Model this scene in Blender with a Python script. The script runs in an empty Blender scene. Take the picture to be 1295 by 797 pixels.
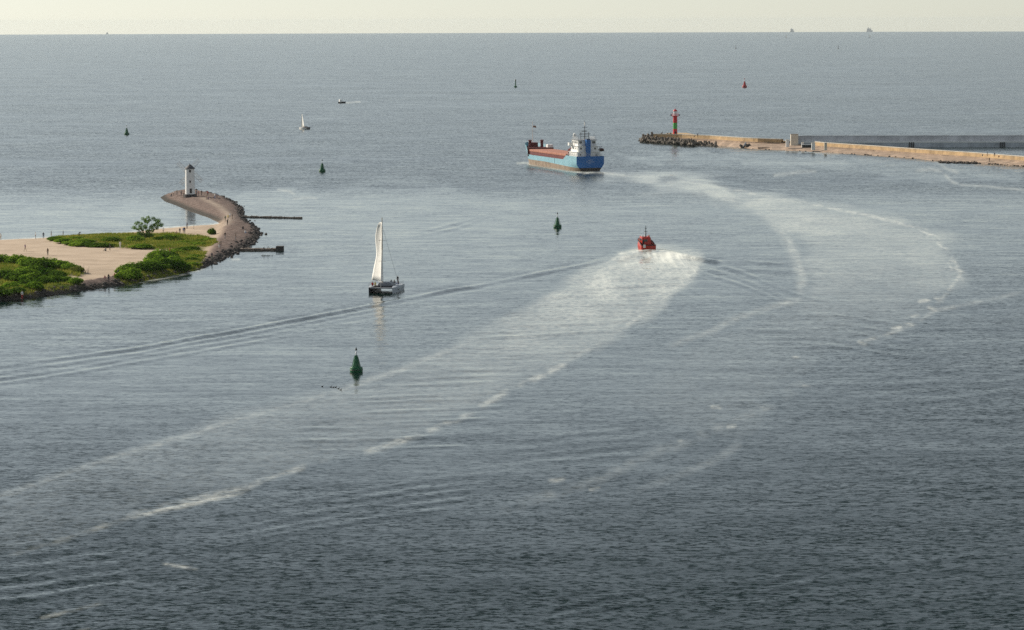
import bpy, bmesh, math, random
import numpy as np
from mathutils import Vector, Matrix, Euler

# ------------------------------------------------------------------ camera, sky, sun, exposure
S = bpy.context.scene
COL = S.collection
CAM_H = 58.0
F_PX = 4000.0                      # focal length in photo pixels (photo is 1295 x 797)
R_EARTH = 7.4e6                    # earth radius with mean refraction
cam_d = bpy.data.cameras.new('camera')
cam = bpy.data.objects.new('camera', cam_d)
COL.objects.link(cam)
cam_d.sensor_width = 36.0
cam_d.lens = 36.0 * F_PX / 1295.0
cam_d.clip_start = 1.0
cam_d.clip_end = 200000.0
PITCH = math.atan((398.5 - 25.7) / F_PX)
ROLL = math.radians(-0.177)
cam.matrix_world = (Matrix.Translation((0, 0, CAM_H)) @ Matrix.Rotation(math.pi / 2 - PITCH, 4, 'X')
                    @ Matrix.Rotation(ROLL, 4, 'Z'))
S.camera = cam

SUN_AZ = math.radians(-58)         # left of the view direction (+y)
SUN_EL = math.radians(30)
world = bpy.data.worlds.new('World')
S.world = world
world.use_nodes = True
wn = world.node_tree
wn.nodes.clear()
wo = wn.nodes.new('ShaderNodeOutputWorld')
wb = wn.nodes.new('ShaderNodeBackground')
sky = wn.nodes.new('ShaderNodeTexSky')
sky.sky_type = 'NISHITA'
sky.sun_disc = False
sky.sun_elevation = SUN_EL
sky.sun_rotation = SUN_AZ          # 0 = +y, clockwise positive
sky.altitude = 60
sky.air_density = 1.0
sky.dust_density = 0.4
sky.ozone_density = 2.0
wb.inputs['Strength'].default_value = 0.105
whs = wn.nodes.new('ShaderNodeHueSaturation')   # thin evening veil: a slightly greyer sky
whs.inputs['Saturation'].default_value = 0.42
wtc = wn.nodes.new('ShaderNodeTexCoord')           # the sea horizon dips below the level line: let the sky reach down to it
wad = wn.nodes.new('ShaderNodeVectorMath')
wad.operation = 'ADD'
wad.inputs[1].default_value = (0, 0, 0.016)
wn.links.new(wtc.outputs['Generated'], wad.inputs[0])
wno = wn.nodes.new('ShaderNodeVectorMath')
wno.operation = 'NORMALIZE'
wn.links.new(wad.outputs[0], wno.inputs[0])
wn.links.new(wno.outputs[0], sky.inputs['Vector'])
wn.links.new(sky.outputs[0], whs.inputs['Color'])
wti = wn.nodes.new('ShaderNodeMixRGB')             # white balance of the evening sky
wti.blend_type = 'MULTIPLY'
wti.inputs[0].default_value = 1.0
wti.inputs[2].default_value = (.99, 1.005, .965, 1)
wn.links.new(whs.outputs[0], wti.inputs[1])
wn.links.new(wti.outputs[0], wb.inputs[0])
wn.links.new(wb.outputs[0], wo.inputs[0])

sun_d = bpy.data.lights.new('sun', 'SUN')
sun = bpy.data.objects.new('sun', sun_d)
COL.objects.link(sun)
sun_d.energy = 5.0
sun_d.angle = math.radians(0.53)
sun_d.color = (1.0, 0.91, 0.77)
SUN_DIR = Vector((math.sin(SUN_AZ) * math.cos(SUN_EL), math.cos(SUN_AZ) * math.cos(SUN_EL), math.sin(SUN_EL)))
sun.rotation_euler = SUN_DIR.to_track_quat('Z', 'Y').to_euler()
sun.location = (0, 0, 300)

vs = S.view_settings
vs.view_transform = 'Standard'
vs.look = 'None'
vs.exposure = 0.14
vs.gamma = 1.0
S.render.film_transparent = False
cy = S.cycles
cy.use_denoising = False
cy.max_bounces = 6
cy.caustics_reflective = False
cy.caustics_refractive = False
cy.volume_bounces = 0
cy.sample_clamp_indirect = 4.0
cy.sample_clamp_direct = 0.0

random.seed(7)
rng = np.random.default_rng(11)

# ------------------------------------------------------------------ picture point -> place on the water
CM = cam.matrix_world.copy()
CR = np.array(CM.to_3x3())


def W(px, py, z=None, lift=0.0):
    """place on the curved sea (plus z metres) seen at photo pixel (px, py)"""
    d = CM.to_3x3() @ Vector(((px - 647.5) / F_PX, -(py - 398.5) / F_PX, -1.0))
    z0 = 0.0
    for _ in range(30):
        t = (z0 + (z or 0.0) - CAM_H) / d.z if d.z < -1e-6 else 60000.0
        t = min(max(t, 1.0), 60000.0)
        p = Vector((0, 0, CAM_H)) + d * t
        z0 = -(p.x ** 2 + p.y ** 2) / (2 * R_EARTH)
    return Vector((p.x, p.y, z0 + (z or 0.0) + lift))


def to_px(P):
    """numpy: world points (n,3) -> photo pixels"""
    q = (P - np.array([0, 0, CAM_H])) @ CR
    w = np.minimum(q[:, 2], -1e-3)
    return 647.5 + F_PX * q[:, 0] / -w, 398.5 - F_PX * q[:, 1] / -w


# ------------------------------------------------------------------ material helpers
MATS = {}


def mat(name, color, rough=0.6, metal=0.0, vary=0.12, scale=2.0, spec=0.4, streak=0.0, stain=(.10, .07, .05)):
    if name in MATS:
        return MATS[name]
    m = bpy.data.materials.new(name)
    m.use_nodes = True
    nt = m.node_tree
    b = nt.nodes['Principled BSDF']
    b.inputs['Roughness'].default_value = rough
    b.inputs['Metallic'].default_value = metal
    b.inputs['Specular IOR Level'].default_value = spec
    if vary > 0:
        tc = nt.nodes.new('ShaderNodeTexCoord')
        n = nt.nodes.new('ShaderNodeTexNoise')
        n.inputs['Scale'].default_value = scale
        n.inputs['Detail'].default_value = 6
        n.inputs['Roughness'].default_value = 0.65
        nt.links.new(tc.outputs['Object'], n.inputs['Vector'])
        r = nt.nodes.new('ShaderNodeValToRGB')
        r.color_ramp.elements[0].position = 0.3
        r.color_ramp.elements[1].position = 0.72
        c = color
        r.color_ramp.elements[0].color = (c[0] * (1 - vary * 1.6), c[1] * (1 - vary * 1.6), c[2] * (1 - vary * 1.6), 1)
        r.color_ramp.elements[1].color = (min(1, c[0] * (1 + vary)), min(1, c[1] * (1 + vary)), min(1, c[2] * (1 + vary)), 1)
        nt.links.new(n.outputs['Fac'], r.inputs['Fac'])
        col = r.outputs['Color']
        if streak > 0:                       # run-off stains down the face
            mp = nt.nodes.new('ShaderNodeMapping')
            mp.inputs['Scale'].default_value = (.55, .55, .05)
            nt.links.new(tc.outputs['Object'], mp.inputs['Vector'])
            n2 = nt.nodes.new('ShaderNodeTexNoise')
            n2.inputs['Scale'].default_value = 1.3
            n2.inputs['Detail'].default_value = 7
            n2.inputs['Roughness'].default_value = .75
            nt.links.new(mp.outputs[0], n2.inputs['Vector'])
            r2 = nt.nodes.new('ShaderNodeValToRGB')
            r2.color_ramp.elements[0].position = .5
            r2.color_ramp.elements[1].position = .75
            r2.color_ramp.elements[0].color = (0, 0, 0, 1)
            r2.color_ramp.elements[1].color = (streak, streak, streak, 1)
            nt.links.new(n2.outputs['Fac'], r2.inputs['Fac'])
            mxr = nt.nodes.new('ShaderNodeMixRGB')
            mxr.inputs[2].default_value = (*stain, 1)
            nt.links.new(r2.outputs['Color'], mxr.inputs[0])
            nt.links.new(col, mxr.inputs[1])
            col = mxr.outputs[0]
        nt.links.new(col, b.inputs['Base Color'])
    else:
        b.inputs['Base Color'].default_value = (*color, 1)
    MATS[name] = m
    return m


def leaf_mat(name, c1, c2, trans=0.35):
    if name in MATS:
        return MATS[name]
    m = bpy.data.materials.new(name)
    m.use_nodes = True
    nt = m.node_tree
    nt.nodes.clear()
    o = nt.nodes.new('ShaderNodeOutputMaterial')
    g = nt.nodes.new('ShaderNodeNewGeometry')
    r = nt.nodes.new('ShaderNodeValToRGB')
    r.color_ramp.elements[0].color = (*c1, 1)
    r.color_ramp.elements[1].color = (*c2, 1)
    n = nt.nodes.new('ShaderNodeTexNoise')              # patches of drier and fresher growth
    n.inputs['Scale'].default_value = .33
    n.inputs['Detail'].default_value = 4
    nt.links.new(g.outputs['Position'], n.inputs['Vector'])
    mr = nt.nodes.new('ShaderNodeMapRange')
    for i_, v_ in enumerate((.32, .68, -.35, 1.0)):
        mr.inputs[i_ + 1].default_value = v_
    mr.clamp = False
    nt.links.new(n.outputs['Fac'], mr.inputs[0])
    md = nt.nodes.new('ShaderNodeMath')
    md.operation = 'MULTIPLY_ADD'
    md.inputs[1].default_value = .55
    nt.links.new(g.outputs['Random Per Island'], md.inputs[0])
    nt.links.new(mr.outputs[0], md.inputs[2])
    nt.links.new(md.outputs[0], r.inputs['Fac'])
    d = nt.nodes.new('ShaderNodeBsdfDiffuse')
    t = nt.nodes.new('ShaderNodeBsdfTranslucent')
    mx = nt.nodes.new('ShaderNodeMixShader')
    mx.inputs[0].default_value = trans
    nt.links.new(r.outputs['Color'], d.inputs['Color'])
    nt.links.new(r.outputs['Color'], t.inputs['Color'])
    nt.links.new(d.outputs[0], mx.inputs[1])
    nt.links.new(t.outputs[0], mx.inputs[2])
    nt.links.new(mx.outputs[0], o.inputs[0])
    MATS[name] = m
    return m


# ------------------------------------------------------------------ mesh helpers
class MB:
    """collects shapes and links them as ONE mesh object"""

    def __init__(self):
        self.v = []
        self.f = []

    def add(self, vs_, fs_):
        k = len(self.v)
        self.v += [tuple(p) for p in vs_]
        self.f += [tuple(i + k for i in f) for f in fs_]
        return self

    def box(self, c, s, rot=None, taper=1.0, bev=0.0):
        x, y, z = s[0] / 2, s[1] / 2, s[2] / 2
        if bev > 0:
            bm = bmesh.new()
            bmesh.ops.create_cube(bm, size=1.0)
            for v in bm.verts:
                t = taper if v.co.z > 0 else 1.0
                v.co = Vector((v.co.x * s[0] * t, v.co.y * s[1] * t, v.co.z * s[2]))
            bmesh.ops.bevel(bm, geom=list(bm.edges), offset=bev, segments=2, affect='EDGES', profile=0.5)
            bm.verts.index_update()
            vs_ = [v.co.copy() for v in bm.verts]
            fs_ = [[v.index for v in f.verts] for f in bm.faces]
            bm.free()
        else:
            t = taper
            vs_ = [(-x, -y, -z), (x, -y, -z), (x, y, -z), (-x, y, -z), (-x * t, -y * t, z), (x * t, -y * t, z), (x * t, y * t, z), (-x * t, y * t, z)]
            fs_ = [(0, 3, 2, 1), (4, 5, 6, 7), (0, 1, 5, 4), (1, 2, 6, 5), (2, 3, 7, 6), (3, 0, 4, 7)]
        m = Euler(rot).to_matrix() if rot else Matrix.Identity(3)
        return self.add([m @ Vector(p) + Vector(c) for p in vs_], fs_)

    def tube(self, pts, r, n=8, cap=True):
        pts = [Vector(p) for p in pts]
        rs = r if isinstance(r, (list, tuple)) else [r] * len(pts)
        rings = []
        up = Vector((0, 0, 1))
        for i, p in enumerate(pts):
            d = (pts[min(i + 1, len(pts) - 1)] - pts[max(i - 1, 0)]).normalized()
            a = d.cross(up)
            if a.length < 1e-3:
                a = d.cross(Vector((1, 0, 0)))
            a.normalize()
            b = a.cross(d)
            rings.append([p + (a * math.cos(2 * math.pi * k / n) + b * math.sin(2 * math.pi * k / n)) * rs[i] for k in range(n)])
        vs_ = [q for g in rings for q in g]
        fs_ = []
        for i in range(len(pts) - 1):
            for k in range(n):
                k2 = (k + 1) % n
                fs_.append((i * n + k, i * n + k2, (i + 1) * n + k2, (i + 1) * n + k))
        if cap:
            fs_.append(tuple(range(n - 1, -1, -1)))
            fs_.append(tuple((len(pts) - 1) * n + k for k in range(n)))
        return self.add(vs_, fs_)

    def lathe(self, prof, n=24, c=(0, 0, 0)):
        vs_, fs_ = [], []
        for r, z in prof:
            for k in range(n):
                a = 2 * math.pi * k / n
                vs_.append((c[0] + r * math.cos(a), c[1] + r * math.sin(a), c[2] + z))
        for i in range(len(prof) - 1):
            for k in range(n):
                k2 = (k + 1) % n
                fs_.append((i * n + k, i * n + k2, (i + 1) * n + k2, (i + 1) * n + k))
        fs_.append(tuple(range(n - 1, -1, -1)))
        fs_.append(tuple((len(prof) - 1) * n + k for k in range(n)))
        return self.add(vs_, fs_)

    def grid(self, rows, close=False):
        """rows: list of equally long point lists"""
        n = len(rows[0])
        vs_ = [p for r in rows for p in r]
        fs_ = []
        for i in range(len(rows) - 1):
            for k in range(n if close else n - 1):
                k2 = (k + 1) % n
                fs_.append((i * n + k, i * n + k2, (i + 1) * n + k2, (i + 1) * n + k))
        return self.add(vs_, fs_)

    def prism(self, poly, z0, z1):
        n = len(poly)
        vs_ = [(x, y, z0) for x, y in poly] + [(x, y, z1) for x, y in poly]
        fs_ = [tuple(range(n - 1, -1, -1)), tuple(range(n, 2 * n))] + [(k, (k + 1) % n, n + (k + 1) % n, n + k) for k in range(n)]
        return self.add(vs_, fs_)

    def rock(self, c, r, seed=None):
        rr = random.Random(seed if seed is not None else random.random())
        bm = bmesh.new()
        bmesh.ops.create_icosphere(bm, subdivisions=1, radius=1.0)
        sx, sy, sz = rr.uniform(.7, 1.2), rr.uniform(.7, 1.2), rr.uniform(.5, .9)
        for v in bm.verts:
            k = rr.uniform(.75, 1.2) * r
            v.co = Vector((v.co.x * k * sx, v.co.y * k * sy, v.co.z * k * sz))
        bm.verts.index_update()
        self.add([v.co + Vector(c) for v in bm.verts], [[v.index for v in f.verts] for f in bm.faces])
        bm.free()
        return self

    def build(self, name, m, parent=None, smooth=False):
        me = bpy.data.meshes.new(name)
        me.from_pydata(self.v, [], self.f)
        me.validate()
        bm = bmesh.new()
        bm.from_mesh(me)
        bmesh.ops.recalc_face_normals(bm, faces=bm.faces)
        bm.to_mesh(me)
        bm.free()
        if smooth:
            me.shade_smooth()
            try:
                me.set_sharp_from_angle(angle=math.radians(40))
            except Exception:
                pass
        me.materials.append(m)
        o = bpy.data.objects.new(name, me)
        COL.objects.link(o)
        if parent is not None:
            o.parent = parent
        return o


def tag(o, label=None, cat=None, group=None, kind=None):
    if label:
        o['label'] = label
    if cat:
        o['category'] = cat
    if group:
        o['group'] = group
    if kind:
        o['kind'] = kind
    return o


def thing(name, label, cat, loc=(0, 0, 0), rz=0.0, group=None, scale=1.0):
    o = bpy.data.objects.new(name, None)
    COL.objects.link(o)
    o.location = loc
    o.rotation_euler = (0, 0, rz)
    o.scale = (scale, scale, scale)
    o.empty_display_size = 0.5
    return tag(o, label, cat, group)


def copy_tree(o, parent=None, depth=0):
    c = o.copy()
    COL.objects.link(c)
    if parent is not None:
        c.parent = parent
    for ch in list(o.children):
        copy_tree(ch, c, depth + 1)
    return c


# ------------------------------------------------------------------ distance helpers (numpy)
def poly_dist(X, Y, pts, closed=False):
    """distance to polyline, and parameter 0..1 along it"""
    P = np.array([(p[0], p[1]) for p in pts], float)
    if closed:
        P = np.vstack([P, P[:1]])
    L = np.hypot(*(P[1:] - P[:-1]).T)
    cum = np.concatenate([[0], np.cumsum(L)])
    best = np.full(X.shape, 1e9)
    t = np.zeros(X.shape)
    sg = np.zeros(X.shape)
    for i in range(len(P) - 1):
        ax, ay = P[i]
        dx, dy = P[i + 1] - P[i]
        u = np.clip(((X - ax) * dx + (Y - ay) * dy) / max(L[i] ** 2, 1e-9), 0, 1)
        d = np.hypot(X - ax - u * dx, Y - ay - u * dy)
        k = d < best
        best = np.where(k, d, best)
        t = np.where(k, (cum[i] + u * L[i]) / cum[-1], t)
        sg = np.where(k, np.sign(dx * (Y - ay) - dy * (X - ax)), sg)
    return best, t, sg


def inside(X, Y, pts):
    P = [(p[0], p[1]) for p in pts]
    r = np.zeros(X.shape, bool)
    for i in range(len(P)):
        x1, y1 = P[i]
        x2, y2 = P[(i + 1) % len(P)]
        if y1 == y2:
            continue
        c = ((y1 > Y) != (y2 > Y)) & (X < (x2 - x1) * (Y - y1) / (y2 - y1) + x1)
        r ^= c
    return r


def sdist(X, Y, pts):
    d, _, _ = poly_dist(X, Y, pts, True)
    return np.where(inside(X, Y, pts), d, -d)


def sstep(a, b, x):
    t = np.clip((x - a) / (b - a), 0, 1)
    return t * t * (3 - 2 * t)


_lat = rng.random((256, 256))


def vnoise(X, Y, s):
    """value noise, cell size s"""
    x, y = X / s, Y / s
    xi, yi = np.floor(x).astype(int), np.floor(y).astype(int)
    fx, fy = x - xi, y - yi
    fx, fy = fx * fx * (3 - 2 * fx), fy * fy * (3 - 2 * fy)
    g = lambda a, b: _lat[a % 256, b % 256]
    return ((g(xi, yi) * (1 - fx) + g(xi + 1, yi) * fx) * (1 - fy) + (g(xi, yi + 1) * (1 - fx) + g(xi + 1, yi + 1) * fx) * fy)


# ------------------------------------------------------------------ the land's outline (waterline, photo pixels)
SHORE_PX = [(-330, 414), (-180, 399), (-60, 387), (0, 381), (40, 377), (100, 368.5), (140, 362.5), (165, 359), (180, 355), (220, 348), (250, 341),
            (270, 334), (290, 324), (306, 317), (318, 310), (326, 302), (329.5, 296), (326, 289), (316, 283), (310, 277), (308, 272),
            (309, 267), (303, 261), (296, 256), (287, 252), (276, 248.5), (262, 245.5), (248, 244.3), (230, 244.8), (213, 246.3),
            (203, 249.5), (208, 254.5), (224, 260.5), (238, 266.5), (252, 271.5), (266, 276.5), (274, 280.5), (277, 283), (268, 284.6),
            (237, 286.5), (196, 290), (162, 294.5), (99, 298.6), (46, 301.8), (0, 304), (-80, 308), (-200, 314), (-330, 320)]
SHORE = [W(*p) for p in SHORE_PX]

# ------------------------------------------------------------------ water: one curved sheet, wakes as real low ridges
def wake_fields(px, py, X, Y):
    """foam, slick (smooth water) and wave height at each water vertex"""
    foam = np.zeros(px.shape)
    slick = np.zeros(px.shape)
    hgt = np.zeros(px.shape)

    def near(pts, m):
        xs = [p[0] for p in pts]
        ys = [p[1] for p in pts]
        return np.where((px > min(xs) - m) & (px < max(xs) + m) & (py > min(ys) - m) & (py < max(ys) + m))[0]

    def line(pts, w, fo=0.0, sl=0.0, f0=1.0, f1=1.0, lump=0.0):
        """a band of foam / smooth water of half-width w px along a path"""
        k = near(pts, 5 * w)
        d, t, _ = poly_dist(px[k], py[k], pts)
        g = np.exp(-(d / w) ** 2) * (f0 + (f1 - f0) * t)
        lp = max(lump, .4)
        cl = .45 * vnoise(X[k] + 31 * w, Y[k] * .30, 3.2) + .35 * vnoise(X[k] + 7, Y[k] * .25 + 50, 1.4) + .30 * vnoise(X[k] + 90, Y[k] * .12, 11.0)
        g = g * (1 - lp + lp * np.clip((cl - .38) * 4.2, 0, 1.25))
        if lump:
            g = g * np.clip(np.minimum(t, 1 - t) * 5, 0, 1) ** .5 if len(pts) < 4 else g * np.clip(np.minimum(t, 1 - t) * 14, 0, 1)
        foam[k] = np.maximum(foam[k], fo * g)
        slick[k] = np.maximum(slick[k], sl * g)

    def area(pts, e, fo=0.0, sl=0.0, fade=lambda y: 1.0):
        k = near(pts, 3 * e)
        d = sdist(px[k], py[k], pts) + e * 3.0 * (vnoise(X[k], Y[k] * .22, 4.0 + e * .5) - .5)
        g = sstep(-e, e, d) * (.62 + .7 * vnoise(X[k] + 40, Y[k] * .3, 6.0)) * fade(py[k])
        foam[k] = np.maximum(foam[k], fo * g)
        slick[k] = np.maximum(slick[k], sl * g)

    def ridge(pts, w, amp, f0=1.0, f1=1.0, n=1, sp=0.0, x_off=0.0):
        """n parallel wave crests, sp px apart, half-width w px, amp metres high"""
        for i in range(n):
            q = [(p[0] + x_off * i, p[1] + sp * i) for p in pts]
            k = near(q, 6 * w + 4)
            d, t, sg = poly_dist(px[k], py[k], q)
            e = np.minimum(1, np.minimum(t, 1 - t) * 8)
            s = (d * sg + 3.6 * (vnoise(X[k] + 90 * i, Y[k] * .2, 11.0) - .5)) / w
            e = e * (.15 + 1.5 * vnoise(X[k] + 57 * i, Y[k] * .4 + 13 * i, 7.0))
            hgt[k] += amp * (np.exp(-s ** 2) - .55 * np.exp(-((s - 2.2) / 1.3) ** 2) - .45 * np.exp(-((s + 2.2) / 1.3) ** 2)) * (f0 + (f1 - f0) * t) * e

    # pilot boat: churned band, its two edges, streaks inside
    L_ = [(806, 316), (790, 321), (768, 332), (738, 352), (700, 374), (643, 408), (581, 438), (502, 470), (398, 504), (303, 530), (230, 553), (125, 585), (0, 628), (-120, 668)]
    R_ = [(834, 316), (858, 320), (882, 326), (880, 340), (868, 356), (851, 371), (824, 392), (763, 431), (700, 468), (643, 494), (597, 520), (573, 533), (513, 556), (460, 572), (377, 593), (303, 619), (178, 646), (60, 690), (-120, 740)]
    area(L_ + R_[::-1], 9, 0.22, 0.9, lambda y: 1 - .8 * sstep(360, 640, y))
    area([p for p in L_ if p[1] < 450] + [p for p in R_ if p[1] < 500][::-1], 7, 0.40, .9, lambda y: 1 - .75 * sstep(330, 500, y))
    area([(806, 316), (790, 321), (768, 333), (742, 352), (690, 384), (600, 440), (760, 440), (830, 392), (866, 356), (882, 330), (858, 320), (834, 316)], 6, .95, .8, lambda y: 1 - .32 * sstep(322, 352, y) - .55 * sstep(346, 430, y))
    area([(806, 316), (770, 332), (700, 378), (640, 412), (560, 452), (640, 470), (760, 420), (850, 372), (880, 330), (834, 316)], 10, .44, .5, lambda y: 1 - .7 * sstep(380, 480, y))
    line([(784, 322), (804, 318.5), (820, 318), (840, 318.5), (868, 323)], 2.6, 1.0)
    line([(800, 322), (822, 323), (850, 325)], 4.5, .85)
    line([(786, 324), (770, 331), (746, 345)], 3, .75, 0, 1, .2, .4)
    line([(812, 322), (800, 334), (776, 354), (742, 378), (690, 408)], 3.4, .72, .7, 1, .25, .5)
    line([(820, 322), (818, 336), (802, 358), (768, 384)], 3, .66, .7, 1, .2, .5)
    line([(832, 321), (848, 332), (848, 350), (832, 374), (800, 398), (752, 428)], 4, .78, .7, 1, .3, .5)
    line([(846, 321), (868, 328), (872, 342), (862, 356), (844, 374), (824, 391), (790, 414), (752, 437), (700, 466)], 3.6, .66, .6, 1, .45, .7)
    line(R_[7:], 4.0, .47, .5, 1, .4, 1.0)
    line(L_[3:], 4.5, .3, .9, 1, .6, .4)
    line([(700, 395), (600, 450), (520, 480)], 9, .16, .8, 1, .3, .6)
    line([(204, 713), (251, 721)], 1.8, .5, 0, 1, 1, 1)
    line([(50, 781), (90, 772), (133, 762)], 2.2, .52, 0, 1, 1, .8)
    line([(160, 655), (230, 640), (310, 622)], 3, .5, .3, 1, 1, .9)
    line([(95, 800), (112, 796)], 1.8, .6, 0)
    ridge([(802, 318), (784, 322), (762, 329), (737, 336), (690, 345), (600, 363), (510, 377), (440, 392), (380, 404), (300, 418), (200, 435), (90, 452), (-80, 475)], 1.5, .34, 1, .20)
    ridge([(520, 382), (440, 398), (380, 410), (300, 424), (200, 441), (90, 459), (-80, 482)], 1.6, .10, .8, .8, 3, 6.2)
    ridge([(836, 318), (862, 322), (884, 326), (900, 329.5), (916, 332)], 1.7, .42, 1, .8)
    ridge([(905, 334), (940, 344), (975, 360), (1016, 375), (1060, 385)], 1.7, .20, 1, .3)
    ridge([(880, 335), (930, 350), (970, 366), (1010, 384)], 1.7, .14, 1, .3, 2, 7)
    ridge([(930, 330), (1000, 334), (1060, 345)], 1.6, .12, 1, .4, 3, 9)
    ridge([(776, 327), (800, 321), (820, 319.5), (842, 320.5), (872, 327)], 3.6, .45)
    for i in range(24):                                   # transverse waves across the wake
        y0 = 350 + i * 6.6 + i * i * .12 + 3 * math.sin(i * 2.3)
        xl = 752 - i * 17.5 + 26 * math.sin(i * 1.7)
        ridge([(xl + 10, y0 + 4), (xl + 75, y0 + 1.5), (xl + 150 + 3 * i, y0 - 3)], 1.6, .055)
    # cargo ship: broad curved wake
    SR = [(762, 216), (800, 220), (840, 225), (900, 235), (970, 249), (1040, 261), (1100, 273), (1160, 288), (1188, 304), (1207, 330), (1214, 348), (1198, 370), (1182, 388), (1150, 410), (1090, 433), (1020, 470), (930, 540)]
    SL = [(752, 218), (790, 225), (850, 236), (900, 249), (945, 262), (975, 276), (996, 296), (1008, 326), (1014, 356), (1012, 376), (960, 396), (900, 430), (800, 500)]
    area(SR + SL[::-1], 14, .24, .8, lambda y: 1 - .85 * sstep(290, 450, y))
    area([p for p in SR if p[1] < 300] + [p for p in SL if p[1] < 300][::-1], 6, .40, .85)
    line([(748, 216), (770, 219.5), (800, 223), (830, 227)], 2.2, .8, .4, 1, .5, .4)
    line([(664, 207), (676, 209), (700, 213.5), (725, 217.5), (740, 218.5)], 1.1, .9, 0, .8, 1, .3)
    line([(654, 206.8), (664, 206.2), (672, 206.4)], 1.1, .9, 0)
    line([(735, 219), (752, 218), (768, 219), (785, 222)], 1.5, .85, 0, 1, .6, .4)
    line([(830, 229), (880, 240), (930, 254), (966, 270), (992, 294), (1006, 326), (1015, 352), (1012, 376)], 6.5, .46, .5, .8, 1, .5)
    line(SR[2:13], 2.6, .66, .3, .6, 1, .9)
    line([(940, 250), (1000, 268), (1060, 288), (1110, 312)], 9, .3, .5, 1, .5, .6)
    line([(900, 243), (980, 262), (1080, 280), (1150, 298)], 6, .32, .5, 1, .8, .6)
    for a, b in (((1184, 305), (1192, 314)), ((1196, 322), (1206, 334)), ((1206, 338), (1219, 346)), ((1212, 348), (1220, 356)),
                 ((1180, 376), (1194, 381)), ((1172, 388), (1186, 393)), ((1142, 406), (1156, 412)), ((1150, 402), (1164, 399)), ((1084, 431), (1096, 436)),
                 ((1000, 453), (1020, 450)), ((1014, 488), (1028, 489)), ((898, 515), (914, 515.5)), ((918, 541), (932, 538)), ((846, 560), (864, 558)),
                 ((692, 609), (716, 606)), ((744, 619), (760, 618)), ((1160, 382), (1178, 379)), ((1198, 330), (1204, 342)), ((1168, 290), (1190, 303)), ((1126, 416), (1142, 413))):
        line([a, b], 2.3, .56, .3, 1, 1, .9)
    line([(1082, 434), (1120, 424), (1156, 410), (1182, 393), (1242, 381), (1300, 368)], 2.4, .36, .5, 1, .35, .7)
    line([(1020, 378), (985, 386), (950, 396), (920, 407), (900, 420), (879, 426), (840, 440)], 4, .36, .7, 1, .3, .4)
    line([(940, 560), (900, 584), (860, 600), (800, 622)], 5, .10, .6, 1, .5, .5)
    line([(1030, 476), (960, 520), (860, 560), (740, 612), (620, 650)], 7, .14, .5, 1, .5, .9)
    ridge([(766, 216), (800, 219), (850, 224), (910, 231), (980, 240), (1030, 246)], 1.3, .34, 1, .15)
    ridge([(500, 299), (540, 291), (580, 282), (620, 268), (650, 262)], 1.5, .22, .8, .3, 2, 4.0)
    ridge([(940, 400), (1050, 398), (1160, 415)], 1.7, .06, 1, 1, 5, 10)
    # long low swell trains in the foreground
    ridge([(300, 652), (420, 628), (540, 607), (660, 594)], 2.8, .06, .7, 1, 5, 11.5, -14)
    ridge([(-60, 700), (30, 690), (110, 676), (160, 672)], 3.0, .075, 1, .8, 6, 13, 4)
    ridge([(640, 560), (760, 548), (880, 536)], 2.4, .04, .7, 1, 4, 12, -20)
    ridge([(1080, 480), (1180, 470), (1300, 455)], 2.4, .035, 1, 1, 4, 12, 0)
    ridge([(940, 740), (1040, 720), (1140, 712), (1260, 700)], 3.0, .045, .8, .8, 3, 15, -10)
    ridge([(690, 772), (760, 756), (820, 748)], 3.0, .065, .9, .8, 2, 14, -10)
    # sheltered and smooth water
    area([(-200, 262), (60, 266), (205, 254), (240, 268), (270, 280), (200, 291), (60, 300), (-200, 310)], 7, 0, .62)
    area([(262, 242), (345, 240), (420, 236), (560, 240), (660, 262), (640, 330), (520, 340), (420, 360), (335, 300)], 14, 0, .45)
    area([(310, 240), (380, 241), (420, 250), (400, 262), (330, 262), (300, 254)], 5, .0, .55)
    line([(352, 240), (366, 242), (372, 246)], 1.5, .45, .5)
    line([(372, 252), (386, 250), (400, 251)], 1.4, .35, .5)
    area([(780, 196), (900, 190), (1000, 194), (1140, 199), (1290, 214), (1290, 232), (1100, 222), (960, 214), (800, 205)], 5, 0, .5)
    for a, b, c in (((1180, 200), (1196, 213), (1210, 218)), ((1160, 216), (1176, 214), (1190, 216)), ((980, 222), (1010, 218), (1030, 217)), ((1196, 222), (1204, 230), (1210, 232))):
        line([a, b, c], 2.2, .34, .5)
    line([(1215, 234), (1250, 236), (1300, 241)], 1.5, .3, .5)
    line([(940, 206), (1010, 207), (1070, 205)], 4, .05, .7)
    area([(-100, 520), (120, 512), (300, 500), (420, 470), (520, 420), (560, 400), (480, 395), (300, 430), (120, 470), (-100, 480)], 26, 0, .30)
    base = .78 * sstep(228, 262, py) * (1 - sstep(490, 770, py + .14 * np.abs(px - 520))) * (1 - .55 * sstep(760, 1300, px) * sstep(300, 420, py))
    slick = np.maximum(slick, 0) + base * (1 - slick) - .62 * sstep(560, 790, py + .05 * (px - 647)) * (1 - slick)
    # surf on the beach and along the stones
    line([(278, 282.2), (268, 284.2), (237, 286), (196, 289.4), (162, 294), (99, 298.2), (46, 301.4), (0, 303.6), (-120, 310)], 1.0, .95, .5)
    line([(238, 266), (252, 270.8), (266, 275.8), (276, 280.6)], .9, .75, 0, .4, 1, .3)
    line([(160, 361.5), (182, 356.5), (215, 350.5), (250, 343), (262, 338)], 1.0, .6, 0, .8, 1, .6)
    line([(294, 328.5), (302, 328)], 1.2, .7, 0)
    line([(820, 179.8), (860, 182.5), (900, 184.5), (940, 188.5)], .8, .4, .4)
    line([(940, 190), (1000, 191.4), (1060, 194.6)], 1.2, .35, .6)
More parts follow.
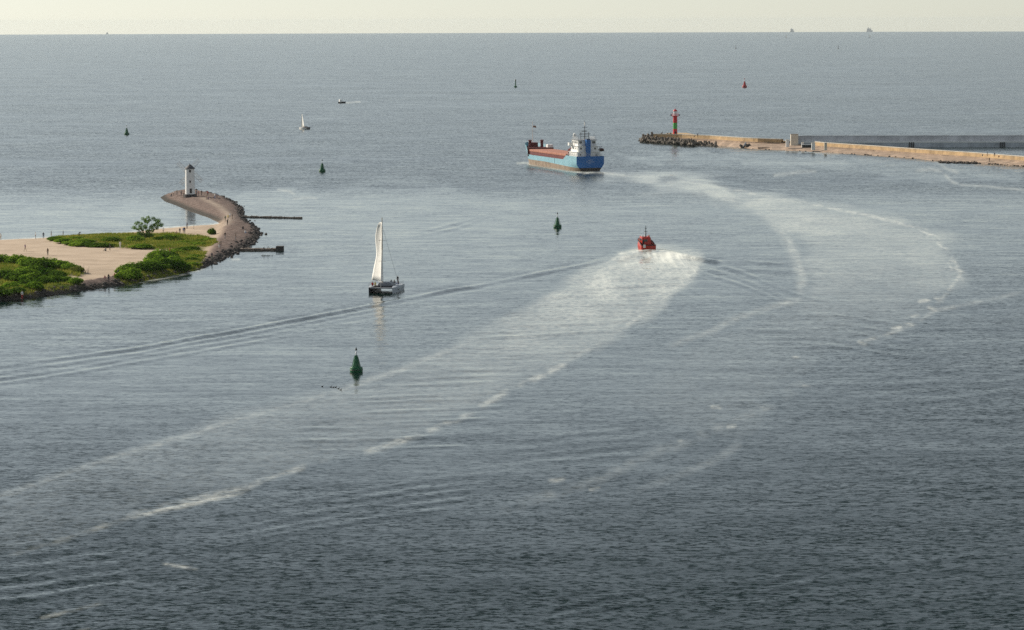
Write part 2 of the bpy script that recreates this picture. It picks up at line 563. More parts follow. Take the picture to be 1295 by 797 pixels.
    # small boats' trails
    line([(437, 130.4), (446, 129.6), (456, 128.8)], .7, .7, 0)
    line([(500, 372), (520, 373), (560, 372)], 1.6, .0, .5)
    return foam, slick, hgt


def make_water():
    dens = np.linspace(-10.2, 10.2, 660)
    out1 = np.concatenate([np.linspace(10.6, 14, 8), np.linspace(16, 40, 9), np.linspace(48, 176, 17)])
    ang = np.concatenate([-out1[::-1], dens, out1, [184.0 - 360 + 360]])[:-1]
    ang = np.radians(np.concatenate([[-180.0], ang]))
    py = np.arange(862, 92, -1.25)
    r_ = []
    for y in py:                                # radius for each picture row straight ahead
        a = (y - 25.7) / F_PX
        r_.append(58.0 / a)
    r = np.concatenate([np.geomspace(2, r_[0] * .985, 26), r_, np.geomspace(r_[-1] * 1.02, 34000, 110)])
    A, Rr = np.meshgrid(ang, r)
    X = (Rr * np.sin(A)).ravel()
    Y = (Rr * np.cos(A)).ravel()
    Z = -(X ** 2 + Y ** 2) / (2 * R_EARTH)
    px, py_ = to_px(np.stack([X, Y, Z], 1))
    ok = (Y > 200) & (np.abs(X) < Y * .25)
    foam = np.zeros(X.shape)
    slick = np.zeros(X.shape)
    h = np.zeros(X.shape)
    k = np.where(ok)[0]
    f_, s_, h_ = wake_fields(px[k], py_[k], X[k], Y[k])
    foam[k], slick[k], h[k] = f_, s_, h_
    h += foam * .22 * (vnoise(X, Y * .5, 1.7) - .35) + foam * .12 * (vnoise(X + 9, Y, .8) - .5)      # churned water stands up
    # low swell everywhere near by, real height
    near = np.exp(-(np.hypot(X, Y) / 1500.0) ** 2)
    h += near * .05 * (vnoise(X * .6, Y, 9.0) - .5) * 2 * (1 - .5 * slick)
    Z = Z + h
    nr, na = A.shape
    idx = np.arange(nr * na).reshape(nr, na)
    nxt = np.roll(idx, -1, axis=1)
    quads = np.stack([idx[:-1].ravel(), nxt[:-1].ravel(), nxt[1:].ravel(), idx[1:].ravel()], 1)[:, ::-1]
    me = bpy.data.meshes.new('water')
    nv, nf = X.size, len(quads)
    me.vertices.add(nv)
    me.vertices.foreach_set('co', np.stack([X, Y, Z], 1).astype(np.float32).ravel())
    me.loops.add(nf * 4)
    me.loops.foreach_set('vertex_index', quads.astype(np.int32).ravel())
    me.polygons.add(nf)
    me.polygons.foreach_set('loop_start', np.arange(0, nf * 4, 4, dtype=np.int32))
    me.polygons.foreach_set('loop_total', np.full(nf, 4, dtype=np.int32))
    me.update(calc_edges=True)
    me.shade_smooth()
    for nm, arr in (('foam', foam), ('slick', slick)):
        at = me.attributes.new(nm, 'FLOAT', 'POINT')
        at.data.foreach_set('value', arr.astype(np.float32))
    if me.polygons[nf // 2].normal.z < 0:
        me.flip_normals()
    o = bpy.data.objects.new('water', me)
    COL.objects.link(o)
    me.materials.append(water_mat())
    return tag(o, kind='structure')


def water_mat():
    m = bpy.data.materials.new('sea_water')
    m.use_nodes = True
    nt = m.node_tree
    nt.nodes.clear()
    N = lambda t: nt.nodes.new('ShaderNode' + t)
    lk = nt.links.new
    out = N('OutputMaterial')
    geo = N('NewGeometry')

    def math_(op, a, b=None, c=None, clamp=False):
        n = N('Math')
        n.operation = op
        n.use_clamp = clamp
        for i, v in enumerate((a, b, c)):
            if v is None:
                continue
            if isinstance(v, (int, float)):
                n.inputs[i].default_value = v
            else:
                lk(v, n.inputs[i])
        return n.outputs[0]

    def vmath(op, a, b=None):
        n = N('VectorMath')
        n.operation = op
        for i, v in enumerate((a, b)):
            if v is None:
                continue
            if isinstance(v, tuple):
                n.inputs[i].default_value = v
            else:
                lk(v, n.inputs[i])
        return n.outputs[0]

    def scale(v, s):
        n = N('VectorMath')
        n.operation = 'SCALE'
        lk(v, n.inputs[0])
        if isinstance(s, (int, float)):
            n.inputs[3].default_value = s
        else:
            lk(s, n.inputs[3])
        return n.outputs[0]

    def noise(sx, sy, detail, rough, off=0.0, rot=0.0, dist=0.0):
        mp = N('Mapping')
        mp.inputs['Scale'].default_value = (sx, sy, 0.0)
        mp.inputs['Rotation'].default_value = (0, 0, rot)
        mp.inputs['Location'].default_value = (off, off * .7, 0)
        lk(geo.outputs['Position'], mp.inputs['Vector'])
        n = N('TexNoise')
        n.inputs['Scale'].default_value = 1.0
        n.inputs['Detail'].default_value = detail
        n.inputs['Roughness'].default_value = rough
        n.inputs['Distortion'].default_value = dist
        lk(mp.outputs[0], n.inputs['Vector'])
        return n

    def remap(v, a, b, c, d):
        n = N('MapRange')
        n.clamp = True
        for i, x in enumerate((a, b, c, d)):
            n.inputs[i + 1].default_value = x
        lk(v, n.inputs[0])
        return n.outputs[0]

    fo = N('Attribute')
    fo.attribute_name = 'foam'
    sl = N('Attribute')
    sl.attribute_name = 'slick'
    # wind chop as a field of slopes (sea-wide, in metres)
    chop = noise(0.85, 1.5, 5, 0.76, 3.1, .12)
    swell = noise(0.035, 0.09, 3, 0.6, 17.0, -.1)
    gust = noise(0.004, 0.012, 4, 0.62, 41.0, .05)
    gust2 = noise(0.03, 0.10, 3, 0.6, 77.0)
    amp = math_('MULTIPLY', remap(gust.outputs['Fac'], .34, .68, .58, 1.6), remap(gust2.outputs['Fac'], .3, .7, .75, 1.3))
    calm = math_('SUBTRACT', 1.0, math_('MULTIPLY', sl.outputs['Fac'], 0.84))
    a = scale(vmath('SUBTRACT', chop.outputs['Color'], (.5, .5, .5)), math_('MULTIPLY', amp, CHOP))
    b = scale(vmath('SUBTRACT', swell.outputs['Color'], (.5, .5, .5)), SWELL)
    s = vmath('MULTIPLY', vmath('ADD', a, b), (0.8, 1.0, 0.0))
    # from a low eye only the near faces of the wavelets are seen; their backs are hidden
    s = vmath('ADD', vmath('MINIMUM', s, (9.0, BACK, 9.0)), (0.0, LEAN, 0.0))
    s = scale(s, calm)
    st_ = noise(0.085, 0.30, 4, .62, 23.0, .05)
    s = vmath('ADD', s, vmath('MULTIPLY', scale(vmath('SUBTRACT', st_.outputs['Color'], (.5, .5, .5)), STREAK), (.4, 1.0, 0.0)))
    nrm = vmath('NORMALIZE', vmath('ADD', geo.outputs['Normal'], s))
    w = N('BsdfPrincipled')
    w.inputs['Base Color'].default_value = (*WATER_COL, 1)
    w.inputs['Roughness'].default_value = WATER_ROUGH
    w.inputs['IOR'].default_value = 1.333
    lk(nrm, w.inputs['Normal'])
    # foam: lace of bubbles, thicker where the wake is fresh
    f1 = noise(0.55, 0.30, 6, 0.68, 5.0, 0, .6)
    f2 = noise(1.0, 0.020, 5, 0.6, 9.0, 0, .4)
    mix = math_('ADD', math_('MULTIPLY', f1.outputs['Fac'], .48), math_('MULTIPLY', f2.outputs['Fac'], .52))
    th = math_('SUBTRACT', 0.74, math_('MULTIPLY', fo.outputs['Fac'], 0.47))
    fm = math_('MULTIPLY', math_('SUBTRACT', mix, th), 3.6, clamp=True)
    # thin aerated water under the lace
    f3 = noise(0.75, 0.42, 6, 0.72, 29.0)
    thin = math_('MULTIPLY', fo.outputs['Fac'], remap(f3.outputs['Fac'], .38, .62, .12, 1.0))
    fm = math_('MAXIMUM', fm, thin, clamp=True)
    fm = math_('MULTIPLY', fm, math_('MULTIPLY', math_('GREATER_THAN', fo.outputs['Fac'], .015), .9))
    fb = N('BsdfDiffuse')
    fb.inputs['Color'].default_value = (.80, .82, .76, 1)
    ms = N('MixShader')
    lk(fm, ms.inputs[0])
    lk(w.outputs[0], ms.inputs[1])
    lk(fb.outputs[0], ms.inputs[2])
    lk(ms.outputs[0], out.inputs['Surface'])
    return m


CHOP = 1.4
BACK = 0.02
LEAN = -0.066
SWELL = 0.12
STREAK = 0.13
WATER_COL = (0.004, 0.015, 0.013)
WATER_ROUGH = 0.09
make_water()

# ------------------------------------------------------------------ haze: one closed box of thin even air
HAZE_DENS = 1.1e-5
hb = MB().box((0, 0, -10), (72000, 72000, 160))
haze = hb.build('haze', bpy.data.materials.new('haze_air'))
hm = haze.data.materials[0]
hm.use_nodes = True
hm.node_tree.nodes.clear()
ho = hm.node_tree.nodes.new('ShaderNodeOutputMaterial')
hv = hm.node_tree.nodes.new('ShaderNodeVolumePrincipled')
hv.inputs['Color'].default_value = (.88, .95, .94, 1)
hv.inputs['Density'].default_value = HAZE_DENS
hv.inputs['Anisotropy'].default_value = 0.3
hm.node_tree.links.new(hv.outputs[0], ho.inputs['Volume'])
tag(haze, kind='stuff')

# ------------------------------------------------------------------ the sand spit and its stone mole
STONE_PX = [(280, 281), (276, 303), (266, 314), (259, 326), (244, 340), (206, 347), (152, 354.5), (93, 364), (40, 371.5), (0, 375.5), (-60, 381), (-330, 408),
            (-330, 430), (150, 384), (260, 350), (345, 320), (345, 270), (300, 240), (196, 238), (190, 252), (222, 264), (254, 275), (272, 281)]
GRASS_PX = [
    [(62, 302), (70, 299), (100, 297), (150, 295.5), (176, 296.5), (196, 296.5), (215, 296), (240, 297.5), (262, 299), (271, 304), (275, 309), (262, 313.5), (240, 315.5), (200, 315.2), (160, 314.6), (130, 312.2), (100, 310.6), (80, 309), (66, 305)],
    [(214, 318), (222, 314.6), (246, 315), (262, 317), (258, 322), (256, 329), (246, 338), (238, 340), (228, 334), (216, 324)],
    [(-120, 326), (-40, 322), (0, 324), (8, 329), (16, 332), (26, 326), (40, 328), (60, 330.5), (80, 333), (98, 339), (107, 344), (100, 348), (84, 348), (92, 353), (103, 358), (90, 361), (60, 365), (30, 369), (0, 372), (-60, 376), (-120, 380)],
    [(150, 352), (152, 341), (172, 337), (186, 337), (192, 324), (202, 321), (222, 327), (236, 340), (236, 345), (200, 349), (170, 353)],
]
STONE = [W(*p) for p in STONE_PX]
GRASS = [[W(p[0], p[1], 1.3) for p in g] for g in GRASS_PX]


def land_height(X, Y):
    d = sdist(X, Y, SHORE)
    st = sstep(-1.5, 2.5, sdist(X, Y, STONE))
    gr = np.zeros(X.shape)
    for g in GRASS:
        gr = np.maximum(gr, sstep(-1.0, 2.0, sdist(X, Y, g) + 2.6 * (vnoise(X, Y, 2.3) - .5)))
    base = np.where(d > 0, 1.0 - np.exp(-np.maximum(d, 0) / 13.0), 0) * 1.45
    bank = np.where(d > 0, 1.0 - np.exp(-np.maximum(d, 0) / 3.2), 0) * 2.1
    h = base * (1 - st) + bank * st
    h = h + .30 * (vnoise(X, Y, 14.0) - .5) * (1 - st) * np.clip(d / 14, 0, 1) + .12 * (vnoise(X, Y, 3.1) - .5) * np.clip(d / 4, 0, 1)
    h = h + st * (.35 * (vnoise(X, Y, 1.1) - .5) + .2 * (vnoise(X, Y, .55) - .5)) * np.clip(d / 1.5, 0, 1)
    h = h + gr * (1 - st) * .35
    h = np.where(d < 0, np.maximum(d * .35, -2.5), h)
    return h, d, st, gr


def zl(p):
    """ground height under a place"""
    h, _, _, _ = land_height(np.array([p[0]]), np.array([p[1]]))
    return max(float(h[0]), 0.0) - (p[0] ** 2 + p[1] ** 2) / (2 * R_EARTH)


def G(px, py):
    """place on the spit's ground seen at photo pixel"""
    z = 1.0
    for _ in range(8):
        p = W(px, py, z)
        z = zl(p) + (p.x ** 2 + p.y ** 2) / (2 * R_EARTH)
    p.z = zl(p)
    return p


def make_spit():
    xs = np.arange(-262, -62, .75)
    ys = np.arange(565, 1100, 1.0)
    X, Y = np.meshgrid(xs, ys)
    X = X + (rng.random(X.shape) - .5) * .4
    Y = Y + (rng.random(X.shape) - .5) * .5
    h, d, st, gr = land_height(X.ravel(), Y.ravel())
    Z = h - (X.ravel() ** 2 + Y.ravel() ** 2) / (2 * R_EARTH)
    ny, nx = X.shape
    idx = np.arange(nx * ny).reshape(ny, nx)
    q = np.stack([idx[:-1, :-1].ravel(), idx[:-1, 1:].ravel(), idx[1:, 1:].ravel(), idx[1:, :-1].ravel()], 1)
    q = q[(h[q] > -1.2).any(1)]
    used = np.unique(q)
    mp = np.full(nx * ny, -1)
    mp[used] = np.arange(len(used))
    me = bpy.data.meshes.new('sand_spit')
    V = np.stack([X.ravel(), Y.ravel(), Z], 1)[used]
    me.from_pydata(V.tolist(), [], mp[q].tolist())
    me.shade_smooth()
    for nm, a in (('stone', st), ('grassy', gr), ('shore', np.clip(d / 4.0, 0, 1))):
        at = me.attributes.new(nm, 'FLOAT', 'POINT')
        at.data.foreach_set('value', a[used].astype(np.float32))
    # trodden path along the mole's crest
    path = [W(284, 285, 2), W(290, 277, 2), W(288, 268, 2), W(280, 262, 2), W(268, 256, 2), W(256, 250, 2)]
    pd, _, _ = poly_dist(V[:, 0], V[:, 1], path)
    at = me.attributes.new('path', 'FLOAT', 'POINT')
    at.data.foreach_set('value', np.exp(-(pd / 1.3) ** 2).astype(np.float32))
    o = bpy.data.objects.new('sand_spit', me)
    COL.objects.link(o)
    m = bpy.data.materials.new('sand_and_stone')
    m.use_nodes = True
    nt = m.node_tree
    b = nt.nodes['Principled BSDF']
    b.inputs['Roughness'].default_value = .95
    b.inputs['Specular IOR Level'].default_value = .15
    lk = nt.links.new
    geo = nt.nodes.new('ShaderNodeNewGeometry')

    def noise(s, det=6, r=.65):
        n = nt.nodes.new('ShaderNodeTexNoise')
        n.inputs['Scale'].default_value = s
        n.inputs['Detail'].default_value = det
        n.inputs['Roughness'].default_value = r
        lk(geo.outputs['Position'], n.inputs['Vector'])
        return n.outputs['Fac']

    def ramp(f, *stops):
        r = nt.nodes.new('ShaderNodeValToRGB')
        e = r.color_ramp.elements
        while len(e) < len(stops):
            e.new(.5)
        for i, (p_, c) in enumerate(stops):
            e[i].position = p_
            e[i].color = (*c, 1)
        lk(f, r.inputs['Fac'])
        return r.outputs['Color']

    def mix(f, a_, b_):
        n = nt.nodes.new('ShaderNodeMixRGB')
        if isinstance(f, float):
            n.inputs[0].default_value = f
        else:
            lk(f, n.inputs[0])
        lk(a_, n.inputs[1])
        lk(b_, n.inputs[2])
        return n.outputs[0]

    def attr(n_):
        n = nt.nodes.new('ShaderNodeAttribute')
        n.attribute_name = n_
        return n.outputs['Fac']
    sand = ramp(noise(.10), (.3, (.38, .295, .215)), (.52, (.49, .385, .285)), (.7, (.56, .445, .335)))
    trk = nt.nodes.new('ShaderNodeTexNoise')
    mpg = nt.nodes.new('ShaderNodeMapping')
    mpg.inputs['Scale'].default_value = (.06, .30, 1)
    mpg.inputs['Rotation'].default_value = (0, 0, -.12)
    lk(geo.outputs['Position'], mpg.inputs['Vector'])
    trk.inputs['Scale'].default_value = 1.0
    trk.inputs['Detail'].default_value = 7
    trk.inputs['Roughness'].default_value = .7
    lk(mpg.outputs[0], trk.inputs['Vector'])
    sand = mix(ramp(trk.outputs['Fac'], (.52, (0, 0, 0)), (.72, (.75, .75, .75))), sand, ramp(noise(2.0), (.3, (.27, .20, .15)), (.7, (.38, .29, .215))))
    wet = ramp(noise(.3), (.3, (.20, .15, .11)), (.7, (.28, .21, .16)))
    sand = mix(ramp(attr('shore'), (.15, (1, 1, 1)), (.75, (0, 0, 0))), sand, wet)
    stone = ramp(noise(1.5, 8, .75), (.30, (.06, .044, .038)), (.5, (.165, .120, .102)), (.68, (.30, .225, .19)))
    weed = ramp(noise(1.2, 6, .7), (.3, (.022, .022, .020)), (.7, (.07, .06, .05)))
    stone = mix(ramp(attr('shore'), (.22, (1, 1, 1)), (.6, (0, 0, 0))), stone, weed)
    pth = ramp(noise(.9), (.3, (.27, .21, .17)), (.7, (.38, .31, .25)))
    stone = mix(attr('path'), stone, pth)
    turf = ramp(noise(.35, 7, .72), (.32, (.075, .11, .020)), (.5, (.16, .17, .035)), (.64, (.21, .15, .055)), (.76, (.12, .15, .035)))
    c = mix(attr('stone'), sand, stone)
    c = mix(attr('grassy'), c, turf)
    lk(c, b.inputs['Base Color'])
    me.materials.append(m)
    return tag(o, kind='structure')


make_spit()

# boulders along the mole's edge: nobody could count them
def make_boulders():
    mb = MB()
    rr = random.Random(3)
    edge = [W(*p) for p in SHORE_PX if True]
    chan = edge[2:29]
    for i in range(len(chan) - 1):
        a, b = chan[i], chan[i + 1]
        L = (b - a).length
        n = int(L * 1.5)
        for _ in range(n):
            t = rr.random()
            p = a.lerp(b, t)
            nrm = Vector((-(b - a).y, (b - a).x, 0)).normalized()
            s = rr.gauss(1.0, .9)
            q = p + nrm * s
            r = rr.uniform(.22, .62)
            q.z = zl(q) + r * .15
            mb.rock(q, r, rr.random())
    o = mb.build('boulders', mat('dark_boulder', (.085, .072, .064), .85, vary=.35, scale=.8))
    tag(o, kind='stuff')


make_boulders()


# ------------------------------------------------------------------ grass, shrubs, tree
def make_grass():
    V, F = [], []
    rr = random.Random(5)
    for gi, (g, dens) in enumerate(zip(GRASS, (4.5, 7, 6, 5))):
        xs = [p.x for p in g]
        ys = [p.y for p in g]
        area = (max(xs) - min(xs)) * (max(ys) - min(ys))
        n = int(min(area * dens, 30000))
        X = np.array([rr.uniform(min(xs), max(xs)) for _ in range(n)])
        Y = np.array([rr.uniform(min(ys), max(ys)) for _ in range(n)])
        ok = (sdist(X, Y, g) + 1.4 * (vnoise(X, Y, 2.3) - .35) > 0) & (vnoise(X + 77, Y, 3.7) > .18)
        X, Y = X[ok], Y[ok]
        H = land_height(X, Y)[0] - (X ** 2 + Y ** 2) / (2 * R_EARTH)
        tall = .32 + .5 * vnoise(X + 5, Y + 9, 6.0)
        for x, y, z, tl in zip(X, Y, H, tall):
            for _ in range(3):
                a = rr.uniform(0, 6.283)
                w = rr.uniform(.05, .13)
                hh = tl * rr.uniform(.5, 1.15)
                lx, ly = rr.gauss(0, .16), rr.gauss(0, .16)
                ox, oy = rr.gauss(0, .14), rr.gauss(0, .14)
                k = len(V)
                c, s = math.cos(a) * w, math.sin(a) * w
                V += [(x + ox - c, y + oy - s, z - .03), (x + ox + c, y + oy + s, z - .03), (x + ox + lx, y + oy + ly, z + hh)]
                F.append((k, k + 1, k + 2))
    me = bpy.data.meshes.new('grass')
    me.from_pydata(V, [], F)
    o = bpy.data.objects.new('grass', me)
    COL.objects.link(o)
    me.materials.append(leaf_mat('meadow_grass', (.11, .18, .022), (.31, .30, .06)))
    tag(o, kind='stuff')


make_grass()


def leaf_cloud(mb, lobes, n, size, rr):
    tot = sum(l[3] ** 2 for l in lobes)
    for cx, cy, cz, r, fl in lobes:
        for _ in range(int(n * r * r / tot)):
            d = Vector((rr.gauss(0, 1), rr.gauss(0, 1), rr.gauss(0, 1))).normalized()
            k = r * (rr.random() ** .30) * rr.uniform(.86, 1.12)
            p = Vector((cx + d.x * k, cy + d.y * k, cz + d.z * k * fl))
            if p.z < .04:
                p.z = rr.uniform(.03, .3)
            nrm = (d + Vector((rr.gauss(0, .55), rr.gauss(0, .55), rr.gauss(.3, .5)))).normalized()
            a = nrm.orthogonal().normalized()
            b = nrm.cross(a)
            th = rr.uniform(0, 6.28)
            u = a * math.cos(th) + b * math.sin(th)
            w = nrm.cross(u)
            s = size * rr.uniform(.6, 1.3)
            mb.add([p - u * s, p + w * s * .55, p + u * s, p - w * s * .55], [(0, 1, 2, 3)])


LEAF = [leaf_mat('leaf_bright', (.075, .16, .012), (.23, .35, .040)),
        leaf_mat('leaf_dark', (.035, .088, .010), (.115, .195, .024)),
        leaf_mat('leaf_olive', (.07, .11, .018), (.19, .21, .05))]
BARK = mat('bark', (.12, .09, .065), .9, vary=.3, scale=4)


def shrub_proto(seed, m, flat):
    rr = random.Random(seed)
    root = thing('shrub', '', 'shrub')
    lobes = [(0, 0, .55, .85, flat)]
    for k in range(6):
        a = k * 1.05 + rr.uniform(-.3, .3)
        lobes.append((math.cos(a) * rr.uniform(.4, .8), math.sin(a) * rr.uniform(.4, .8), rr.uniform(.3, .75), rr.uniform(.38, .62), flat))
    mb = MB()
    leaf_cloud(mb, lobes, 1500, .13, rr)
    mb.build('foliage', m, root)
    st = MB()
    for k in range(6):
        a = k * 1.05
        st.tube([(math.cos(a) * .08, math.sin(a) * .08, -.25), (math.cos(a) * .3, math.sin(a) * .3, .4), (math.cos(a) * .6, math.sin(a) * .6, .8)], [.045, .03, .01], 5)
    st.build('stem', BARK, root)
    return root


PROTO = [shrub_proto(1, LEAF[0], .8), shrub_proto(2, LEAF[1], .85), shrub_proto(3, LEAF[2], .75)]
used_proto = set()


def shrub(px, py, r, hz, kind, label, group, name='shrub'):
    p = G(px, py)
    o = PROTO[kind]
    if kind in used_proto:
        o = copy_tree(o)
    used_proto.add(kind)
    o.name = name
    o.location = p
    o.scale = (r * 1.15, r * 1.15, hz)
    o.rotation_euler = (0, 0, random.uniform(0, 6.28))
    tag(o, label, 'shrub', group)
    return o


# thicket near the lower left corner of the spit
gA, lA = 'shrubs of the thicket at the left edge of the spit', [
    'bright green shrub in the thicket at the left edge of the spit',
    'dark green shrub in the thicket at the left edge of the spit',
    'olive green shrub in the thicket at the left edge of the spit']
for px, py, r, hz, k in [(4, 333, 2.4, 2.0, 0), (-14, 334, 3, 2.2, 1), (22, 334, 2.3, 2.2, 0), (34, 336, 2.3, 2.0, 0), (46, 340, 2.6, 2.3, 1), (56, 341, 2.6, 2.6, 1), (66, 337, 2.2, 1.9, 0),
                         (76, 339, 2.2, 1.8, 0), (88, 342, 2.0, 1.7, 0), (97, 344.5, 1.6, 1.4, 2), (42, 347, 2.4, 2.0, 1), (30, 349, 2.3, 2.0, 0), (62, 349, 2.3, 1.7, 1), (72, 351, 2.0, 1.5, 1), (8, 353, 2.4, 2.1, 1), (20, 356, 2.2, 2.0, 1),
                         (-16, 350, 2.8, 2.2, 0), (38, 358, 2.2, 2.1, 0), (47, 358, 2.2, 2.3, 1), (56, 361, 2.0, 1.9, 1), (66, 360, 2.1, 2.0, 1), (76, 360, 1.9, 1.8, 1), (86, 360, 1.7, 1.5, 0), (96, 358.5, 1.6, 1.3, 0),
                         (32, 364, 2.0, 1.7, 1), (14, 366, 2.0, 1.6, 0), (2, 370, 2.3, 1.7, 1), (22, 369, 1.6, 1.2, 1), (-14, 370, 2.3, 1.7, 1), (44, 365, 1.8, 1.5, 0)]:
    shrub(px, py, r, hz * .85, k, lA[k], gA)
# hedge by the channel
gB, lB = 'shrubs of the dense clump beside the channel bank', [
    'rounded bright green shrub in the dense clump beside the channel bank',
    'rounded dark green shrub in the dense clump beside the channel bank', '']
for px, py, r, hz, k in [(158, 351, 1.9, 1.7, 0), (155, 346, 1.6, 1.6, 0), (168, 349, 2.1, 2.0, 0), (166, 343, 1.8, 1.7, 0), (178, 350, 2.1, 2.0, 1), (180, 343, 1.9, 1.9, 0), (190, 349, 2.1, 2.1, 1), (189, 342, 2.1, 2.2, 0),
                         (194, 333, 2.1, 2.3, 0), (202, 329, 2.2, 2.3, 0), (211, 332, 2.2, 2.1, 1), (201, 340, 2.3, 2.5, 0), (210, 345, 2.1, 2.2, 1), (220, 338, 2.3, 2.2, 0), (222, 345, 1.9, 2.0, 1), (230, 342, 2.0, 2.0, 1), (200, 348, 1.8, 1.7, 1), (216, 327, 1.7, 1.4, 1)]:
    shrub(px, py, r, hz, k, lB[k], gB)
# meadow shrubs
gC, lC = 'low shrubs scattered in the meadow on the spit', [
    'low bright green shrub scattered in the meadow on the spit',
    'low dark green shrub along the beach edge of the meadow', '']
for px, py, r, hz, k in [(70, 304, 2.2, 1.2, 0), (80, 306, 2.2, 1.2, 0), (90, 307.5, 2.2, 1.2, 0), (100, 309, 2.3, 1.3, 0), (110, 310, 2.2, 1.3, 1), (118, 310.5, 2.2, 1.3, 1), (126, 311, 2.0, 1.2, 1), (134, 311.2, 2, 1.3, 1),
                         (106, 306, 2.4, 1.0, 0), (140, 305, 2.4, 1.3, 1), (171, 305.5, 2.3, 1.9, 0), (180, 313, 2.6, 1.0, 0), (206, 303.5, 2.4, 1.1, 1), (214, 301.5, 2.4, 1.2, 0), (232, 308, 2.3, .8, 0), (250, 310, 2.4, .9, 0), (264, 305.5, 2.4, 1.2, 0),
                         (230, 318.5, 2, 1.3, 1), (240, 316.5, 2.2, 1.2, 1), (222, 320, 2, 1.2, 0), (248, 326, 2.2, .9, 0), (240, 330, 2, 1.1, 1), (244, 336, 1.4, .9, 0), (96, 303, 2.2, .9, 0)]:
    shrub(px, py, r, hz * .72, k, lC[k], gC)
o = copy_tree(PROTO[1])
o.location = G(268, 296.5)
o.scale = (1.25, 1.25, 1.4)
tag(o, 'single small dark green bush alone on the sand beside the stone mole', 'shrub')
del o['group']


def make_tree():
    rr = random.Random(21)
    p = G(186, 302)
    root = thing('small_tree', 'small spreading tree with airy grey green crown in the meadow', 'tree', p)
    tr = MB()
    lobes = []
    ends = [(-3.4, .2, 2.9), (-2.3, -.8, 4.2), (-1.0, .6, 5.2), (.4, -.3, 5.6), (1.6, .6, 5.3), (2.9, -.2, 4.7), (3.6, .5, 3.6), (-.4, -1.4, 3.2), (1.2, -1.2, 3.0), (-1.9, 1.2, 2.6), (2.2, 1.3, 3.4)]
    for ex, ey, ez in ends:
        b0 = Vector((rr.uniform(-.25, .25), rr.uniform(-.2, .2), -.3))
        mid = Vector((ex * .45 + rr.uniform(-.2, .2), ey * .45, ez * .55))
        tr.tube([b0, (b0 + mid) * .5 + Vector((0, 0, .2)), mid, (ex, ey, ez)], [.15, .11, .07, .02], 6)
        lobes.append((ex, ey, ez, rr.uniform(.62, .95), .75))
        for _ in range(3):
            q = mid.lerp(Vector((ex, ey, ez)), rr.uniform(.35, .9)) + Vector((rr.gauss(0, .5), rr.gauss(0, .5), rr.gauss(0, .35)))
            lobes.append((q.x, q.y, q.z, rr.uniform(.35, .6), .75))
            tr.tube([mid, q], [.04, .012], 4)
    for k in range(9):
        lobes.append((rr.gauss(0, 1.0), rr.gauss(0, .8), rr.uniform(.5, 1.6), rr.uniform(.5, .8), .8))
    mb = MB()
    leaf_cloud(mb, lobes, 4600, .15, rr)
    tr.build('trunk', BARK, root)
    mb.build('crown', leaf_mat('leaf_willow', (.08, .16, .035), (.22, .33, .08)), root)


make_tree()

# bare sticks by the thicket
sp = G(106, 345)
mb = MB()
rr = random.Random(9)
for k in range(16):
    x, y = rr.uniform(-1.8, 1.2), rr.uniform(-1, 1)
    mb.tube([(x, y, -.2), (x + rr.gauss(0, .25), y + rr.gauss(0, .25), rr.uniform(.8, 2.1))], [.045, .015], 5)
o = mb.build('dead_bush', mat('dead_wood', (.30, .27, .23), .9))
o.location = sp
tag(o, 'bare grey dead bush at the right end of the left thicket', 'bush')

# ------------------------------------------------------------------ paints
WHITE = mat('white_paint', (.80, .79, .76), .5, vary=.05)
LIMEWASH = mat('white_limewash', (.82, .81, .78), .8, vary=.06, scale=.7)
SLATE = mat('grey_roof_boards', (.10, .10, .105), .7)
DARK = mat('dark_opening', (.025, .025, .028), .5, vary=.05)
BLACK = mat('black_paint', (.02, .021, .024), .45, vary=.1)
GREYM = mat('grey_steel', (.33, .34, .35), .5)
RED = mat('red_paint', (.55, .022, .030), .45, vary=.1)
GREEN = mat('green_paint', (.06, .36, .07), .45, vary=.1)
BUOYG = mat('buoy_green', (.010, .105, .040), .42, vary=.15, spec=.3)
BUOYR = mat('buoy_red', (.42, .02, .03), .45, vary=.15)
GLASS = mat('dark_glass', (.02, .028, .035), .12, vary=0, spec=.6)
LAMP = mat('lantern_glass', (.75, .76, .76), .3, vary=.03)
CONC = mat('weathered_concrete', (.50, .345, .185), .9, vary=.25, scale=.25, streak=.55)
CONC2 = mat('pinkish_concrete', (.36, .265, .195), .92, vary=.3, scale=.22)
CONCG = mat('grey_concrete', (.50, .53, .56), .9, vary=.22, scale=.2, streak=.5, stain=(.16, .16, .17))
CONCD = mat('dark_wet_concrete', (.085, .078, .072), .85, vary=.3, scale=.5)
PALE = mat('pale_concrete', (.66, .60, .50), .9, vary=.12, scale=.5)
WOODD = mat('tarred_timber', (.13, .105, .085), .85, vary=.3, scale=1.5)

